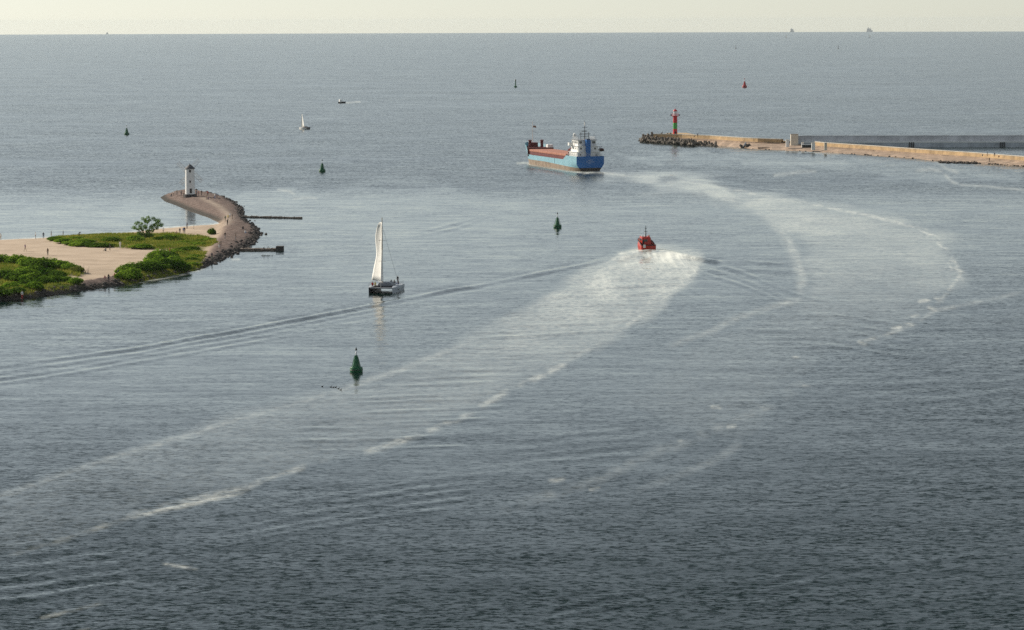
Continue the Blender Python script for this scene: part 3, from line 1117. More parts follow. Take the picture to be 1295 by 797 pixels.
# ------------------------------------------------------------------ windmill beacon
p = G(240.5, 249.0)
mill = thing('windmill_beacon', 'white round windmill beacon tower with conical grey roof on the tip of the mole', 'beacon tower', p)
view = math.atan2(-p.x, p.y)
mill.rotation_euler = (0, 0, view)            # local -y faces the harbour
MB().lathe([(2.1, -1.2), (2.1, .55), (2.0, .75), (1.6, .75)], 32).build('plinth', mat('dark_stone_plinth', (.07, .06, .058), .85, vary=.3), mill, True)
TW = [(1.58, .74), (1.56, 2.5), (1.52, 5.0), (1.48, 9.0)]
MB().lathe(TW, 40).build('tower', LIMEWASH, mill, True)
MB().lathe([(1.78, 8.9), (1.76, 9.0), (.85, 9.75), (.06, 10.45), (.04, 10.7)], 32).build('roof', SLATE, mill, True)
for zc, w, h in ((8.25, .55, .72), (4.85, .42, .66)):
    f = MB().box((0.05, -1.50, zc), (w, .14, h)).build('window', DARK, mill)
    MB().box((0.05, -1.56, zc - h / 2 - .04), (w + .14, .18, .07)).build('sill', GREYM, f)
d = MB().box((.25, -1.54, 1.85), (.72, .14, 1.5), bev=.02).build('door', mat('door_wood', (.06, .055, .05), .7), mill)
MB().box((.50, -1.63, 1.8), (.05, .06, .16)).build('handle', GREYM, d)
hub = MB().tube([(0, 1.1, 7.6), (0, 2.35, 7.75)], [.2, .2], 12).build('sail_hub', GREYM, mill)
for k in range(4):
    a = math.radians(45 + 90 * k)
    u, w = Vector((math.cos(a), 0, math.sin(a))), Vector((-math.sin(a), 0, math.cos(a)))
    c = Vector((0, 2.3, 7.75))
    mb = MB()
    mb.tube([c, c + u * 4.9], [.075, .05], 6)
    for s in (.75, 1.25):
        mb.tube([c + u * 1.0 + w * s, c + u * 4.85 + w * s], .03, 4)
    for j in range(13):
        q = c + u * (1.0 + j * .32)
        mb.tube([q, q + w * 1.27], .024, 4)
    mb.build('sail_lattice', mat('pale_timber', (.50, .46, .42), .8), mill)

# ------------------------------------------------------------------ groynes reaching into the channel
def groyne(a, b, top, w, name, label, cat, m, seed):
    """a rough low wall of timber piles with a stone filling"""
    rr = random.Random(seed)
    a, b = Vector(a), Vector(b)
    u = (b - a)
    u.z = 0
    L = u.length
    u.normalize()
    n = Vector((-u.y, u.x, 0))
    root = thing(name, label, cat, a)
    mb = MB()
    x = 0
    while x < L:
        l = rr.uniform(.7, 1.3)
        q = u * (x + l / 2)
        mb.box((q.x, q.y, top / 2 - .3 + rr.uniform(-.1, .06)), (l * .96, w * rr.uniform(.85, 1.05), top + .6), (0, 0, math.atan2(u.y, u.x) + rr.gauss(0, .03)), bev=.06)
        x += l
    mb.build('stone_wall', m, root)
    for k in range(int(L / 1.6)):
        for s in (-1, 1):
            pl = MB()
            q = u * (k * 1.6 + .5) + n * s * (w / 2 + .08)
            pl.tube([(q.x, q.y, -1.5), (q.x, q.y, top + rr.uniform(-.25, .18))], .11, 7)
            pl.build('pile', WOODD, root)
    return root


ga, gb = W(303, 275.0), W(378, 276.6)
groyne(ga, gb, .5, 1.0, 'stone_groyne', 'long thin dark groyne reaching into the channel from the bend of the mole', 'groyne', mat('groyne_stone', (.24, .20, .165), .9, vary=.3), 4)
ga, gb = W(298, 317.0), W(356, 317.2)
g2 = groyne(ga, gb, .6, 1.6, 'low_jetty', 'short low jetty with a dark block at its end below the mole', 'jetty', mat('jetty_stone', (.26, .21, .17), .9, vary=.3), 6)
q = gb - ga
MB().box((q.x - .4, q.y, .45), (1.8, 2.1, 1.5), (0, 0, math.atan2(q.y, q.x)), bev=.08).build('end_block', CONCD, g2)
p = W(340, 317.0, .75)
mb = MB()
for k, (x, l, t) in enumerate(((-1.6, 1.0, .5), (-.9, .8, -.4), (-.4, 1.1, .3), (.1, .7, .9), (.9, .55, -.2))):
    mb.tube([(x, 0, -.1), (x + t * .6, .1, l * .75), (x + t, .15, l)], [.10, .08, .04], 6)
mb.box((-.8, 0, .12), (2.2, .5, .3), bev=.06)
o = mb.build('driftwood', WOODD)
o.location = p
tag(o, 'dark heap of driftwood lying near the end of the low jetty', 'driftwood')
o = MB().tube([(0, 0, -.3), (.05, 0, 2.2)], [.05, .04], 6).build('wooden_stake', mat('dead_wood', (.3, .27, .23)))
o.location = G(245, 290)
tag(o, 'thin upright stake in the sand near the foot of the mole', 'stake')

# ------------------------------------------------------------------ long eastern mole with its lit parapet wall
WATER_L = [(826, 179.4), (860, 182.0), (900, 184.0), (938, 187.2), (962, 189.2), (990, 190.3), (1040, 192.6), (1100, 196.4), (1160, 200.8), (1190, 204.6), (1230, 206.2), (1250, 207.6), (1295, 210.6), (1340, 213.8), (1420, 219.5)]
FOOT_L = [(826, 175.0), (860, 175.6), (900, 177.2), (938, 179.8), (962, 181.0), (990, 182.0), (1024, 184.4), (1040, 186.2), (1100, 190.2), (1160, 194.6), (1230, 199.4), (1295, 204.6), (1340, 208.4), (1420, 215.0)]


def interp(L, x):
    for (x0, y0), (x1, y1) in zip(L, L[1:]):
        if x0 <= x <= x1:
            return y0 + (y1 - y0) * (x - x0) / (x1 - x0)
    return L[-1][1]


def mole_part(xs, f):
    rows = []
    for x in xs:
        w = W(x, interp(WATER_L, x))
        t = W(x, interp(FOOT_L, x), 2.2 - .75 * min(1, max(0, (x - 955) / 80)))
        rows.append((w, t, (t - w)))
    return [f(*r, i) for i, r in enumerate(rows)]


mole = thing('east_mole', 'long sunlit tan concrete mole with parapet wall running along the right shore', 'mole')
xs = list(np.arange(826, 1421, 6.0))
rr = random.Random(12)
jit = [rr.uniform(-.22, .22) for _ in xs]


def apron(w, t, v, i):
    d = (t - w)
    z0 = w.z
    side = Vector((d.x, d.y, 0)).normalized()
    a = w - side * 2.2 + Vector((0, 0, -1.2))
    b = w + Vector((0, 0, .15 + jit[i]))
    c = w.lerp(t, .38)
    c.z = z0 + .52 * (t.z - z0) + jit[i] * .5
    e = w.lerp(t, .72)
    e.z = z0 + .8 * (t.z - z0) + jit[i] * .2
    return [a, b, c, e, t + Vector((0, 0, 0))]


MB().grid(mole_part(xs, apron)).build('apron', CONC2, mole)


def wall_section(w, t, v, i):
    side = Vector((v.x, v.y, 0)).normalized()
    along = Vector((.436, -.9, 0))
    side = Vector((.9, .436, 0))
    a = t + Vector((0, 0, -.02))
    b = a + Vector((0, 0, 2.0)) + side * .15
    c = b + side * .9
    d = c + Vector((0, 0, -.9))
    e = d + side * 5.0
    f = e + Vector((0, 0, -5))
    return [a, b, c, d, e, f]


xs1 = [x for x in xs if x <= 990]
xs2 = [x for x in xs if x >= 1028]
MB().grid(mole_part(xs1, wall_section)).build('parapet_wall', CONC, mole)
MB().grid(mole_part(xs2, wall_section)).build('parapet_wall', CONC, mole)
# coping of paler slabs
cop = MB()
for X_ in (xs1, xs2):
    cop.grid(mole_part(X_, lambda w, t, v, i: [t + Vector((0, 0, 1.88)) + Vector((.08, 0.03, 0)), t + Vector((0, 0, 2.16)) + Vector((.02, 0, 0)), t + Vector((0, 0, 2.16)) + Vector((1.1, .5, 0)), t + Vector((0, 0, 1.9)) + Vector((1.1, .5, 0))]))
cop.build('coping', PALE, mole)


def ledge(w, t, v, i):
    side = Vector((.9, .436, 0))
    a = t - side * 1.1 + Vector((0, 0, .05))
    return [a + Vector((0, 0, -.6)), a + Vector((0, 0, .32)), a + side * 1.05 + Vector((0, 0, .36)), a + side * 1.05 + Vector((0, 0, -.5))]


MB().grid(mole_part(xs, ledge)).build('walkway', CONC2, mole)
# mole head platform
hp = [W(838, 179.0), W(850, 180.2), W(872, 181.5), W(884, 176.5), W(868, 173.2), W(848, 173.0), W(836, 175.5)]
mb = MB()
n = len(hp)
mb.add([(q.x, q.y, q.z - 1.5) for q in hp] + [(q.x, q.y, q.z + 2.0) for q in hp], [tuple(range(n, 2 * n))] + [(k, (k + 1) % n, n + (k + 1) % n, n + k) for k in range(n)])
mb.build('head_platform', CONC, mole)
# rocks at the foot of the mole
mb = MB()
for x in np.arange(876, 1400, 1.1):
    if rr.random() < (.30 if 880 < x < 1180 else .7):
        q = W(x, interp(WATER_L, x) + rr.uniform(-.7, .25))
        mb.rock((q.x, q.y, q.z + .1), rr.uniform(.25, .6), rr.random())
for x in np.arange(1188, 1236, .8):
    q = W(x, 206.0 + (x - 1188) * .02 + rr.uniform(-.5, .4))
    mb.rock((q.x, q.y, q.z + .2), rr.uniform(.4, 1.0), rr.random())
tag(mb.build('rocks', mat('dark_rock', (.075, .06, .05), .9, vary=.35, scale=.6)), kind='stuff')

# concrete blocks and the little hut shapes where the grey breakwater joins
for (px, py, z, s, m, nm, lab, cat) in (
        (996, 184.5, 1.9, (1.5, 1.5, 2.6), WHITE, 'white_kiosk', 'small white block at the end of the first stretch of parapet wall', 'kiosk'),
        (1004.5, 182.6, 2.0, (3.4, 2.4, 4.6), PALE, 'concrete_pillar', 'thick tan concrete pillar where the grey breakwater meets the mole', 'pillar'),
        (1015, 184.8, 2.0, (1.0, 1.0, 1.5), WHITE, 'white_bollard', 'white bollard left of the dark gap in the mole', 'bollard'),
        (1028.5, 188.0, 1.9, (1.5, 1.4, 2.3), WHITE, 'white_block', 'white painted block right of the dark gap at the start of the second wall', 'block'),
        (1044, 188.6, 1.8, (1.2, 1.2, 2.6), PALE, 'tan_post', 'tan post standing before the start of the second parapet wall', 'post')):
    root = thing(nm, lab, cat, W(px, py, z))
    MB().box((0, 0, s[2] / 2 - .3), (s[0], s[1], s[2] + .6), bev=.08).build('body', m, root)
    MB().box((0, 0, s[2] + .08), (s[0] * 1.15, s[1] * 1.15, .16), bev=.03).build('cap', PALE if m is WHITE else GREYM, root)
root = thing('dark_culvert', 'dark low opening between the white bollard and the white block on the mole', 'culvert', W(1022, 186.2, 2.0))
MB().box((0, 0, .35), (5.4, 1.6, 1.3)).build('opening', BLACK, root)
MB().box((0, 0, 1.08), (5.7, 1.9, .14)).build('slab', CONCG, root)
root = thing('landing_slab', 'flat landing slab with shaded side at the waterline of the mole', 'landing', W(974, 188.6))
MB().box((0, 0, .62), (11.0, 6, .55), (0, 0, -.1), bev=.05).build('slab', CONC2, root)
MB().box((.6, .2, .1), (10.0, 5, .8), (0, 0, -.1)).build('shade_block', BLACK, root)  # black block painted in for the dark shadow under the slab
root = thing('rubble_heap', 'dark heap of broken blocks on the edge of the mole left of the landing slab', 'rubble', W(941, 187.4))
mb = MB()
for k in range(14):
    mb.rock((rr.gauss(0, 1.2), rr.gauss(0, 1.0), rr.uniform(.2, 1.5)), rr.uniform(.5, 1.0), rr.random())
mb.build('blocks', CONCD, root)
MB().tube([(-.6, 0, 0), (.9, 0, 2.6)], [.5, .35], 6).build('leaning_block', CONCG, root)

# ------------------------------------------------------------------ inner grey breakwater
bw = thing('grey_breakwater', 'straight grey breakwater wall with pale ledge behind the tan mole', 'breakwater')
a, b = W(1002, 186.8), W(1420, 186.2)
u = Vector((b.x - a.x, b.y - a.y, 0)).normalized()
nn = Vector((-u.y, u.x, 0))
if nn.y < 0:
    nn = -nn
Lb = (b - a).length


def bwall(o0, z0, o1, z1, x0, x1, back):
    rows = []
    for k in range(41):
        q = a.lerp(b, x0 + (x1 - x0) * k / 40)
        rows.append([q + nn * o0 + Vector((0, 0, z0)), q + nn * o1 + Vector((0, 0, z1)), q + nn * (o1 + back) + Vector((0, 0, z1)), q + nn * (o1 + back) + Vector((0, 0, z0))])
    return MB().grid(rows, True)


bwall(0, -1.5, 0, 2.55, 0, 1, 8).build('lower_face', CONCG, bw)
bwall(1.3, 2.5, 1.5, 5.2, .012, 1, 1.2).build('upper_wall', mat('grey_concrete_wall', (.62, .61, .62), .9, vary=.2, scale=.15, streak=.4, stain=(.25, .24, .24)), bw)
bwall(-.12, 2.12, -.12, 2.76, .03, 1, 1.5).build('ledge', WHITE, bw)  # front face painted white in place of the ledge's sunlit top
bwall(1.42, 5.2, 1.42, 5.42, .012, 1, 1.4).build('coping', CONCG, bw)
for px in (1153, 1268):
    t = (px - 1002) / 418.0
    q = a.lerp(b, t)
    mb = MB()
    for s in (-.9, 0, .9):
        mb.box(tuple(q + u * s - nn * .25 + Vector((0, 0, .7))), (.35, .45, 3.4))
    mb.build('fender', BLACK, bw)
q = a.lerp(b, .006)
MB().box(tuple(q + nn * 2.5 + Vector((0, 0, 2.4))), (1.8, 4, 4.2), bev=.1).build('end_pier', CONC2, bw)

# ------------------------------------------------------------------ red and green harbour light
lt = thing('harbour_light', 'slim red tower with a green band and white lantern on the head of the mole', 'lighthouse', W(853.8, 172.4, 3.1))
MB().lathe([(1.9, -2.6), (1.9, .3), (1.1, .5)], 24).build('base', CONCG, lt, True)
zb = [.5, 3.5, 6.4, 9.2]
for k in range(3):
    MB().lathe([(1.04 - .02 * k, zb[k]), (1.02 - .02 * k, zb[k + 1])], 28).build('tower_band', (RED, GREEN, RED)[k], lt, True)
MB().lathe([(1.0, 9.2), (1.75, 9.55), (1.75, 9.72), (.6, 9.72)], 28).build('gallery', RED, lt, True)
mb = MB()
for k in range(12):
    t = k * math.pi / 6
    mb.tube([(1.66 * math.cos(t), 1.66 * math.sin(t), 9.7), (1.66 * math.cos(t), 1.66 * math.sin(t), 10.7)], .03, 5)
for z in (10.2, 10.7):
    mb.tube([(1.66 * math.cos(k * math.pi / 12), 1.66 * math.sin(k * math.pi / 12), z) for k in range(25)], .03, 5)
mb.build('railing', RED, lt)
for s in (-1, 1):
    MB().box((1.95 * s, 0, 10.0), (.55, .6, .8), bev=.06).build('lamp_box', BLACK, lt)
MB().lathe([(.85, 9.72), (.85, 11.9)], 20).build('lantern', LAMP, lt, True)
MB().lathe([(1.02, 11.85), (1.0, 12.1), (.55, 12.6), (.12, 12.8), (.04, 13.6)], 20).build('lantern_roof', RED, lt, True)
MB().box((0.1, -1.06, 1.4), (.8, .1, 1.8)).build('door', DARK, lt)

# tetrapods heaped round the head
def tetra():
    mb = MB()
    r, L = .62, 1.75
    for d in (Vector((0, 0, 1)), Vector((.943, 0, -.333)), Vector((-.471, .816, -.333)), Vector((-.471, -.816, -.333))):
        mb.tube([d * .05, d * .6, d * L], [r * 1.05, r * .92, r * .62], 10)
    return mb.build('tetrapod', CONCT, None, True)


CONCT = mat('sea_stained_concrete', (.17, .145, .12), .9, vary=.35, scale=.6)
t0 = tetra()
tag(t0, 'sea stained concrete tetrapod heaped round the head of the mole', 'tetrapod', 'tetrapods heaped round the head of the mole')
rr = random.Random(31)
n_t = 0
spots = []
for x in np.arange(812, 906, 1.75):
    yw = 178.0 + (x - 812) * .07 if x < 860 else interp(WATER_L, x)
    for r_ in range(2 if x < 880 else 1):
        spots.append((x + rr.uniform(-.6, .6), yw - r_ * 1.5 + rr.uniform(-.2, .3), .3 + r_ * 1.0))
for x in np.arange(814, 851, 2.6):
    spots.append((x, 175.0 + rr.uniform(-.6, .6), 1.2))
for x, y, z in ((824, 173.6, 2.0), (826, 173.2, 2.2), (831, 174, 2), (819, 175, 1.4), (817, 175.6, 1.2), (822, 174.4, 2.0), (842, 173.8, 2.4), (845, 173.6, 2.4), (848, 173.4, 2.4), (839, 174, 2.0), (834, 174.5, 1.8), (862, 175.2, 2.2), (866, 175.6, 2.2), (838, 172.2, 2.2)):
    spots.append((x, y, z))
for x, y, z in spots:
    o = t0 if n_t == 0 else t0.copy()
    if n_t:
        COL.objects.link(o)
    n_t += 1
    o.location = W(x, y, z)
    o.rotation_euler = (rr.uniform(-.5, .5), rr.uniform(-.5, .5), rr.uniform(0, 6.28))
    s = rr.uniform(.85, 1.25)
    o.scale = (s, s, s * rr.uniform(.9, 1.2))


# ------------------------------------------------------------------ buoys
def make_buoy(m, label, loc, cone=True, scale=1.0, group=None):
    root = thing('channel_buoy', label, 'buoy', loc, random.uniform(0, 1), group, scale)
    MB().lathe([(.95, -.6), (1.14, -.3), (1.19, .1), (1.19, .82), (1.12, .92), (.3, .96)], 28).build('float', m, root, True)
    mb = MB()
    mb.tube([(math.cos(k * math.pi / 12) * 1.2, math.sin(k * math.pi / 12) * 1.2, .42) for k in range(25)], .06, 6)
    mb.build('fender_ring', BLACK, root)
    mb = MB()
    for k in range(8):
        t0_, t1_ = k * math.pi / 4, (k + 1) * math.pi / 4
        mb.add([(.76 * math.cos(t0_), .76 * math.sin(t0_), .9), (.76 * math.cos(t1_), .76 * math.sin(t1_), .9), (.25 * math.cos(t1_), .25 * math.sin(t1_), 3.0), (.25 * math.cos(t0_), .25 * math.sin(t0_), 3.0)], [(0, 1, 2, 3)])
    mb.lathe([(.28, 3.0), (.28, 3.1)], 12)
    mb.build('body', m, root)
    mb = MB()
    for k in range(4):
        t = k * math.pi / 2 + .4
        mb.tube([(.98 * math.cos(t), .98 * math.sin(t), .95), (.36 * math.cos(t), .36 * math.sin(t), 2.9)], .05, 6)
    mb.build('frame', m, root)
    MB().lathe([(.12, 3.1), (.12, 3.25), (.16, 3.28), (.16, 3.62), (.05, 3.75)], 14).build('lantern', LAMP, root, True)
    mb = MB()
    if cone:
        mb.tube([(0.16, 0, 3.1), (0.05, 0, 4.1)], .025, 5)
        mb.lathe([(.25, 4.02), (.02, 4.62)], 16)
    else:
        mb.tube([(0.16, 0, 3.1), (0.05, 0, 4.1)], .025, 5)
        mb.lathe([(.22, 4.02), (.22, 4.5)], 16)
    mb.build('topmark', m if not cone else BLACK, root, True)
    return root


by = W(450.6, 470.5)
make_buoy(BUOYG, 'large green buoy with black cone topmark floating nearest of all in the channel', by, scale=.9)
make_buoy(BUOYG, 'green buoy with dark topmark floating between the white catamaran and the red boat', W(705, 288.3), scale=.96)
make_buoy(BUOYG, 'green buoy floating beyond the stone mole, left of the cargo ship', W(407.5, 217.6), scale=1.08)
make_buoy(BUOYG, 'small green buoy floating far out, left of the far white yacht', W(160.3, 170.6), scale=1.1)
make_buoy(BUOYR, 'single red buoy floating far out above the mole head', W(941.6, 110.8), False, 1.75)
root = thing('spar_buoy', 'thin dark green spar buoy floating far out above the cargo ship', 'buoy', W(652, 110.6))
MB().lathe([(1.3, -.8), (1.5, .2), (1.3, 1.1), (.45, 1.4)], 20).build('float', BUOYG, root, True)
MB().lathe([(.45, 1.3), (.42, 6.0)], 14).build('spar', BUOYG, root, True)
MB().lathe([(.75, 5.9), (.05, 7.4)], 14).build('topmark', BLACK, root, True)

# ------------------------------------------------------------------ hull helper
def hull_strip(mb, xs, hb, zlo, zhi, nz=7, cap_stern=True):
    """both sides of a hull between two heights; x forward, stern at xs[0]"""
    for s in (1, -1):
        rows = []
        for x in xs:
            a, b = zlo(x), zhi(x)
            rows.append([(x + hb(x, a + (b - a) * k / (nz - 1))[1], s * hb(x, a + (b - a) * k / (nz - 1))[0], a + (b - a) * k / (nz - 1)) for k in range(nz)])
        mb.grid(rows)
    return mb


def deck_plate(mb, xs, hb, z, inset=.05):
    L_ = [(x + hb(x, z(x))[1], max(hb(x, z(x))[0] - inset, 0.01), z(x)) for x in xs]
    R_ = [(x, -y, q) for x, y, q in L_]
    mb.grid([[l, r] for l, r in zip(L_, R_)])
    return mb


# ------------------------------------------------------------------ blue cargo ship
SHIPB = mat('ship_blue_paint', (.21, .41, .49), .42, vary=.08, scale=.3, streak=.3, stain=(.16, .12, .09))
SHIPT = mat('shaded_stern_funnel_blue', (.022, .14, .40), .42, vary=.08, scale=.3)  # hull blue darkened to paint the stern's shade; the blue funnel shares it
BOOT = mat('worn_antifouling', (.27, .205, .15), .8, vary=.28, scale=.35, streak=.6, stain=(.12, .075, .05))
OXIDE = mat('oxide_red_paint', (.13, .022, .022), .7, vary=.2, scale=.5)
HATCH = mat('hatch_orange_red', (.42, .18, .12), .75, vary=.15, scale=.3)

LS, BS = 80.0, 5.75


def ship_hb(x, z):
    f = 1.0
    if x > 58:
        t = (x - 58) / (LS - 58)
        full = 1 - t ** 3.4
        fine = 1 - t ** 1.7
        k = min(max(z / 8.0, 0), 1)
        f = fine * (1 - k) + full * k
        f = max(f, 0.0)
    if x < 12:
        k = (12 - x) / 12
        f *= 1 - k * k * (.45 * max(0, min(1, (2.6 - z) / 3.6)) + .03)
    rake = 0.0
    if x > 70:
        rake = (x - 70) / 10 * .55 * max(z, -1)
    corner = 0.0
    return BS * f, rake


def ship_top(x):
    if x < 13:
        return 5.7
    if x < 17:
        return 5.7 - (x - 13) / 4 * 1.7
    if x < 66:
        return 4.0
    if x < 69.5:
        return 4.0 + (x - 66) / 3.5 * 3.5
    return 7.5 + (x - 69.5) / 10 * .8


def ship_paint(x):
    return 1.25 + .85 * min(1, x / 40)


sx = [0, .4, 1, 2, 4, 6, 8, 10, 12, 13, 15, 17, 22, 28, 34, 40, 46, 52, 58, 61, 64, 66, 67.8, 69.5, 71, 73, 75, 77, 78.5, 79.5, 80]
pst = W(746.5, 216.6)
pbw = min((W(672.5, 200 + k * .1) for k in range(120)), key=lambda q: abs((q - pst).length - 78.5))
hd = math.atan2(pbw.y - pst.y, pbw.x - pst.x)

ship = thing('cargo_ship', 'blue coastal cargo ship with orange red hatch covers and white superstructure heading out to sea', 'cargo ship', pst, hd)
hull_strip(MB(), sx, ship_hb, ship_paint, ship_top).build('hull', SHIPB, ship, True)
hull_strip(MB(), sx, ship_hb, lambda x: -1.6, ship_paint).build('boot_topping', BOOT, ship, True)
# flat stern plate with rounded lower corners
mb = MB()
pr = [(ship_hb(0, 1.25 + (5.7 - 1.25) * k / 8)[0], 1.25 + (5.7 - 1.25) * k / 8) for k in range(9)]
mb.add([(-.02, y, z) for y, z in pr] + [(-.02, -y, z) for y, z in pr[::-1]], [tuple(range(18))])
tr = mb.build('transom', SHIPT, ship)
mb = MB()
pr = [(ship_hb(0, -1.6 + 2.85 * k / 6)[0], -1.6 + 2.85 * k / 6) for k in range(7)]
mb.add([(-.02, y, z) for y, z in pr] + [(-.02, -y, z) for y, z in pr[::-1]], [tuple(range(14))])
mb.build('lower_transom', mat('dark_antifouling', (.06, .05, .045), .8), ship)
# illegibly small white name and port on the stern: letter-like strokes only
mb = MB()
rr = random.Random(2)
for z, y0, y1, h in ((4.25, .9, -.7, .30), (3.55, 1.7, -1.7, .34), (3.0, .7, -.6, .2)):
    y = y0
    while y > y1:
        w = rr.uniform(.16, .26)
        mb.box((-.05, y, z), (.03, .05, h))
        mb.box((-.05, y - w / 2, z + rr.choice((-h / 2, 0, h / 2)) * .9), (.03, w, .06))
        y -= w + .13
mb.build('stern_lettering', WHITE, tr)
mb = MB()
deck_plate(mb, [x for x in sx if 13 <= x <= 67.8], ship_hb, lambda x: 3.2)
mb.build('main_deck', OXIDE, ship)
mb = MB()
deck_plate(mb, [x for x in sx if x <= 13], ship_hb, lambda x: 4.85)
mb.build('poop_deck', OXIDE, ship)
mb = MB()
deck_plate(mb, [66, 67.8, 69.5, 71, 73, 75, 77, 78.5, 79.5, 80], ship_hb, lambda x: 6.6)
mb.box((66.0, 0, 4.9), (.3, 11.0, 3.4))
mb.build('forecastle', OXIDE, ship)
MB().box((13.0, 0, 4.2), (.3, 11.2, 3.2)).build('poop_front', OXIDE, ship)
MB().box((40.5, 0, 4.3), (50.2, 9.7, 2.2)).build('hatch_coaming', OXIDE, ship)
for k in range(8):
    MB().box((18.6 + k * 6.26, 0, 5.75), (6.12, 9.9, .62), bev=.06).build('hatch_cover', HATCH, ship)
mb = MB()
for s in (-1, 1):
    mb.box((40.5, s * 4.95, 5.35), (50.2, .12, .16))
mb.build('coaming_rail', HATCH, ship)
MB().box((28.0, 5.78, 3.0), (.16, .06, 1.9)).build('draught_mark', BLACK, ship)
# forecastle gear
for y in (3.1, -1.9):
    c = MB().tube([(70.5, y, 6.5), (70.5, y, 9.3)], .62, 12).build('vent_post', OXIDE, ship)
    MB().lathe([(.8, 0), (.8, .3), (.3, .45)], 12, (70.5, y, 9.2)).build('cowl', OXIDE, c, True)
MB().box((73.5, .7, 7.5), (2.6, 3.0, 1.9), bev=.1).build('winch_house', OXIDE, ship)
mb = MB()
mb.tube([(75.5, .5, 6.4), (75.5, .5, 17.0)], [.24, .14], 8)
mb.tube([(75.5, -.6, 13.0), (75.5, 1.6, 13.0)], .05, 6)
mb.build('foremast', WHITE, ship)
mb = MB()
mb.grid([[(75.4 - k * .12, .3 - k * .22, 15.2 + .1 * math.sin(k)), (75.4 - k * .12, .3 - k * .22, 14.4 + .1 * math.sin(k))] for k in range(6)])
fl = mb.build('flag', mat('faded_flag', (.33, .20, .14), .8), ship)
fl.modifiers.new('thickness', 'SOLIDIFY').thickness = .03
MB().box((67.4, -4.2, 7.2), (3.2, 2.4, 1.3), bev=.2).build('white_locker', WHITE, ship)
# superstructure aft
tiers = [((2.2, 12.4), 4.6, 4.8, 7.2, 'house'), ((2.8, 12.0), 4.0, 7.2, 9.5, 'house'), ((4.0, 12.0), 3.7, 9.5, 11.9, 'wheelhouse')]
for (x0, x1), y, z0, z1, nm in tiers:
    h = MB().box(((x0 + x1) / 2, 0, (z0 + z1) / 2), (x1 - x0, 2 * y, z1 - z0 - .01), bev=.06).build(nm, WHITE, ship)
    MB().box(((x0 + x1) / 2, 0, z1 + .05), (x1 - x0 + .7, 2 * y + .7, .14)).build('roof_edge' if nm == 'wheelhouse' else 'deck_edge', GREYM if nm == 'wheelhouse' else WHITE, h)
    zc = (z0 + z1) / 2 + .25
    for k in range(4):
        xw = x0 + 1.3 + k * (x1 - x0 - 2.4) / 3
        for s in (-1, 1):
            MB().box((xw, s * y, zc), (1.1 if nm == 'wheelhouse' else .55, .08, .85 if nm == 'wheelhouse' else .6), bev=.03).build('window', GLASS, h)
    for yw in (-.72, .72):
        MB().box((x0, yw * y, zc), (.08, 1.15 if nm == 'wheelhouse' else .7, .95 if nm == 'wheelhouse' else .7), bev=.03).build('window', GLASS, h)
    MB().box((x1, 0, zc + .1), (.08, 2 * y - .7, .9)).build('window', GLASS, h)
MB().box((2.0, -3.2, 5.8), (.1, .8, 1.9)).build('door', GREYM, ship)
wg = MB().box((10.6, 0, 9.7), (1.8, 11.0, .2)).build('bridge_wing', WHITE, ship)
mb = MB()
for s in (-1, 1):
    mb.box((10.6, s * 5.45, 10.25), (1.8, .08, 1.0))
    mb.box((9.7, s * 4.7, 10.25), (.08, 1.5, 1.0))
mb.build('bulwark', WHITE, wg)
fn = MB().box((2.7, .15, 8.4), (2.3, 1.7, 7.4), bev=.15).build('funnel', SHIPT, ship)
MB().box((2.6, .15, 12.2), (1.8, 1.3, .3)).build('exhaust_top', BLACK, fn)


def rail(mb, pts, h=1.0, n=3, r=.03, step=1.5):
    for k in range(1, n + 1):
        mb.tube([(x, y, z + h * k / n) for x, y, z in pts], r, 4)
    for a, b in zip(pts, pts[1:]):
        a, b = Vector(a), Vector(b)
        m_ = max(1, int((b - a).length / step))
        for k in range(m_ + 1):
            q = a.lerp(b, k / m_)
            mb.tube([q, q + Vector((0, 0, h))], r, 4)


mb = MB()
rail(mb, [(13, 5.3, 5.7), (4, 5.3, 5.7), (.3, 4.9, 5.7), (.3, -4.9, 5.7), (4, -5.3, 5.7), (13, -5.3, 5.7)])
rail(mb, [(2.9, 3.9, 9.55), (2.9, -3.9, 9.55)])
rail(mb, [(2.3, 4.5, 7.25), (2.3, -4.5, 7.25)])
rail(mb, [(4.2, 3.6, 12), (4.2, -3.6, 12), (11.8, -3.6, 12), (11.8, 3.6, 12), (4.2, 3.6, 12)])
mb.build('railing', mat('rail_white', (.7, .7, .68), .5), ship)
mb = MB()
mb.tube([(7, 0, 11.9), (7, 0, 19.4)], [.22, .07], 8)
for y in (-1.6, 1.6):
    mb.tube([(7, y, 11.9), (7, y, 14.9)], [.13, .1], 6)
mb.box((7, 0, 14.1), (.25, 4.4, .22))
mb.box((7, 0, 13.2), (.18, 3.4, .16))
mb.tube([(7, -1, 16.6), (7, 1, 16.6)], .07, 6)
mb.box((7.4, 0, 15.2), (.3, 2.3, .25))
ms = mb.build('radar_mast', mat('dark_mast', (.07, .07, .08), .6), ship)
MB().box((7.0, 0, 18.0), (.4, .4, 1.3), bev=.08).build('mast_light', WHITE, ms)
mb = MB()
mb.tube([(10.8, 2.9, 11.9), (10.8, 2.9, 13.0)], .14, 8)
mb.lathe([(.1, 0), (.55, .25), (.7, .75), (.55, 1.25), (.1, 1.5)], 14, (10.8, 2.9, 12.9))
mb.build('satellite_dome', WHITE, ship, True)
MB().tube([(5.5, -3.3, 11.9), (5.5, -3.3, 14.2)], .05, 6).build('aerial', GREYM, ship)
mb = MB()
mb.tube([(14.3, 4.2, 3.2), (14.3, 4.2, 8.0)], .42, 8)
mb.tube([(14.3, 4.2, 7.6), (17.5, 2.2, 8.6)], [.28, .16], 8)
mb.build('deck_crane', mat('crane_red', (.30, .05, .035), .6), ship)
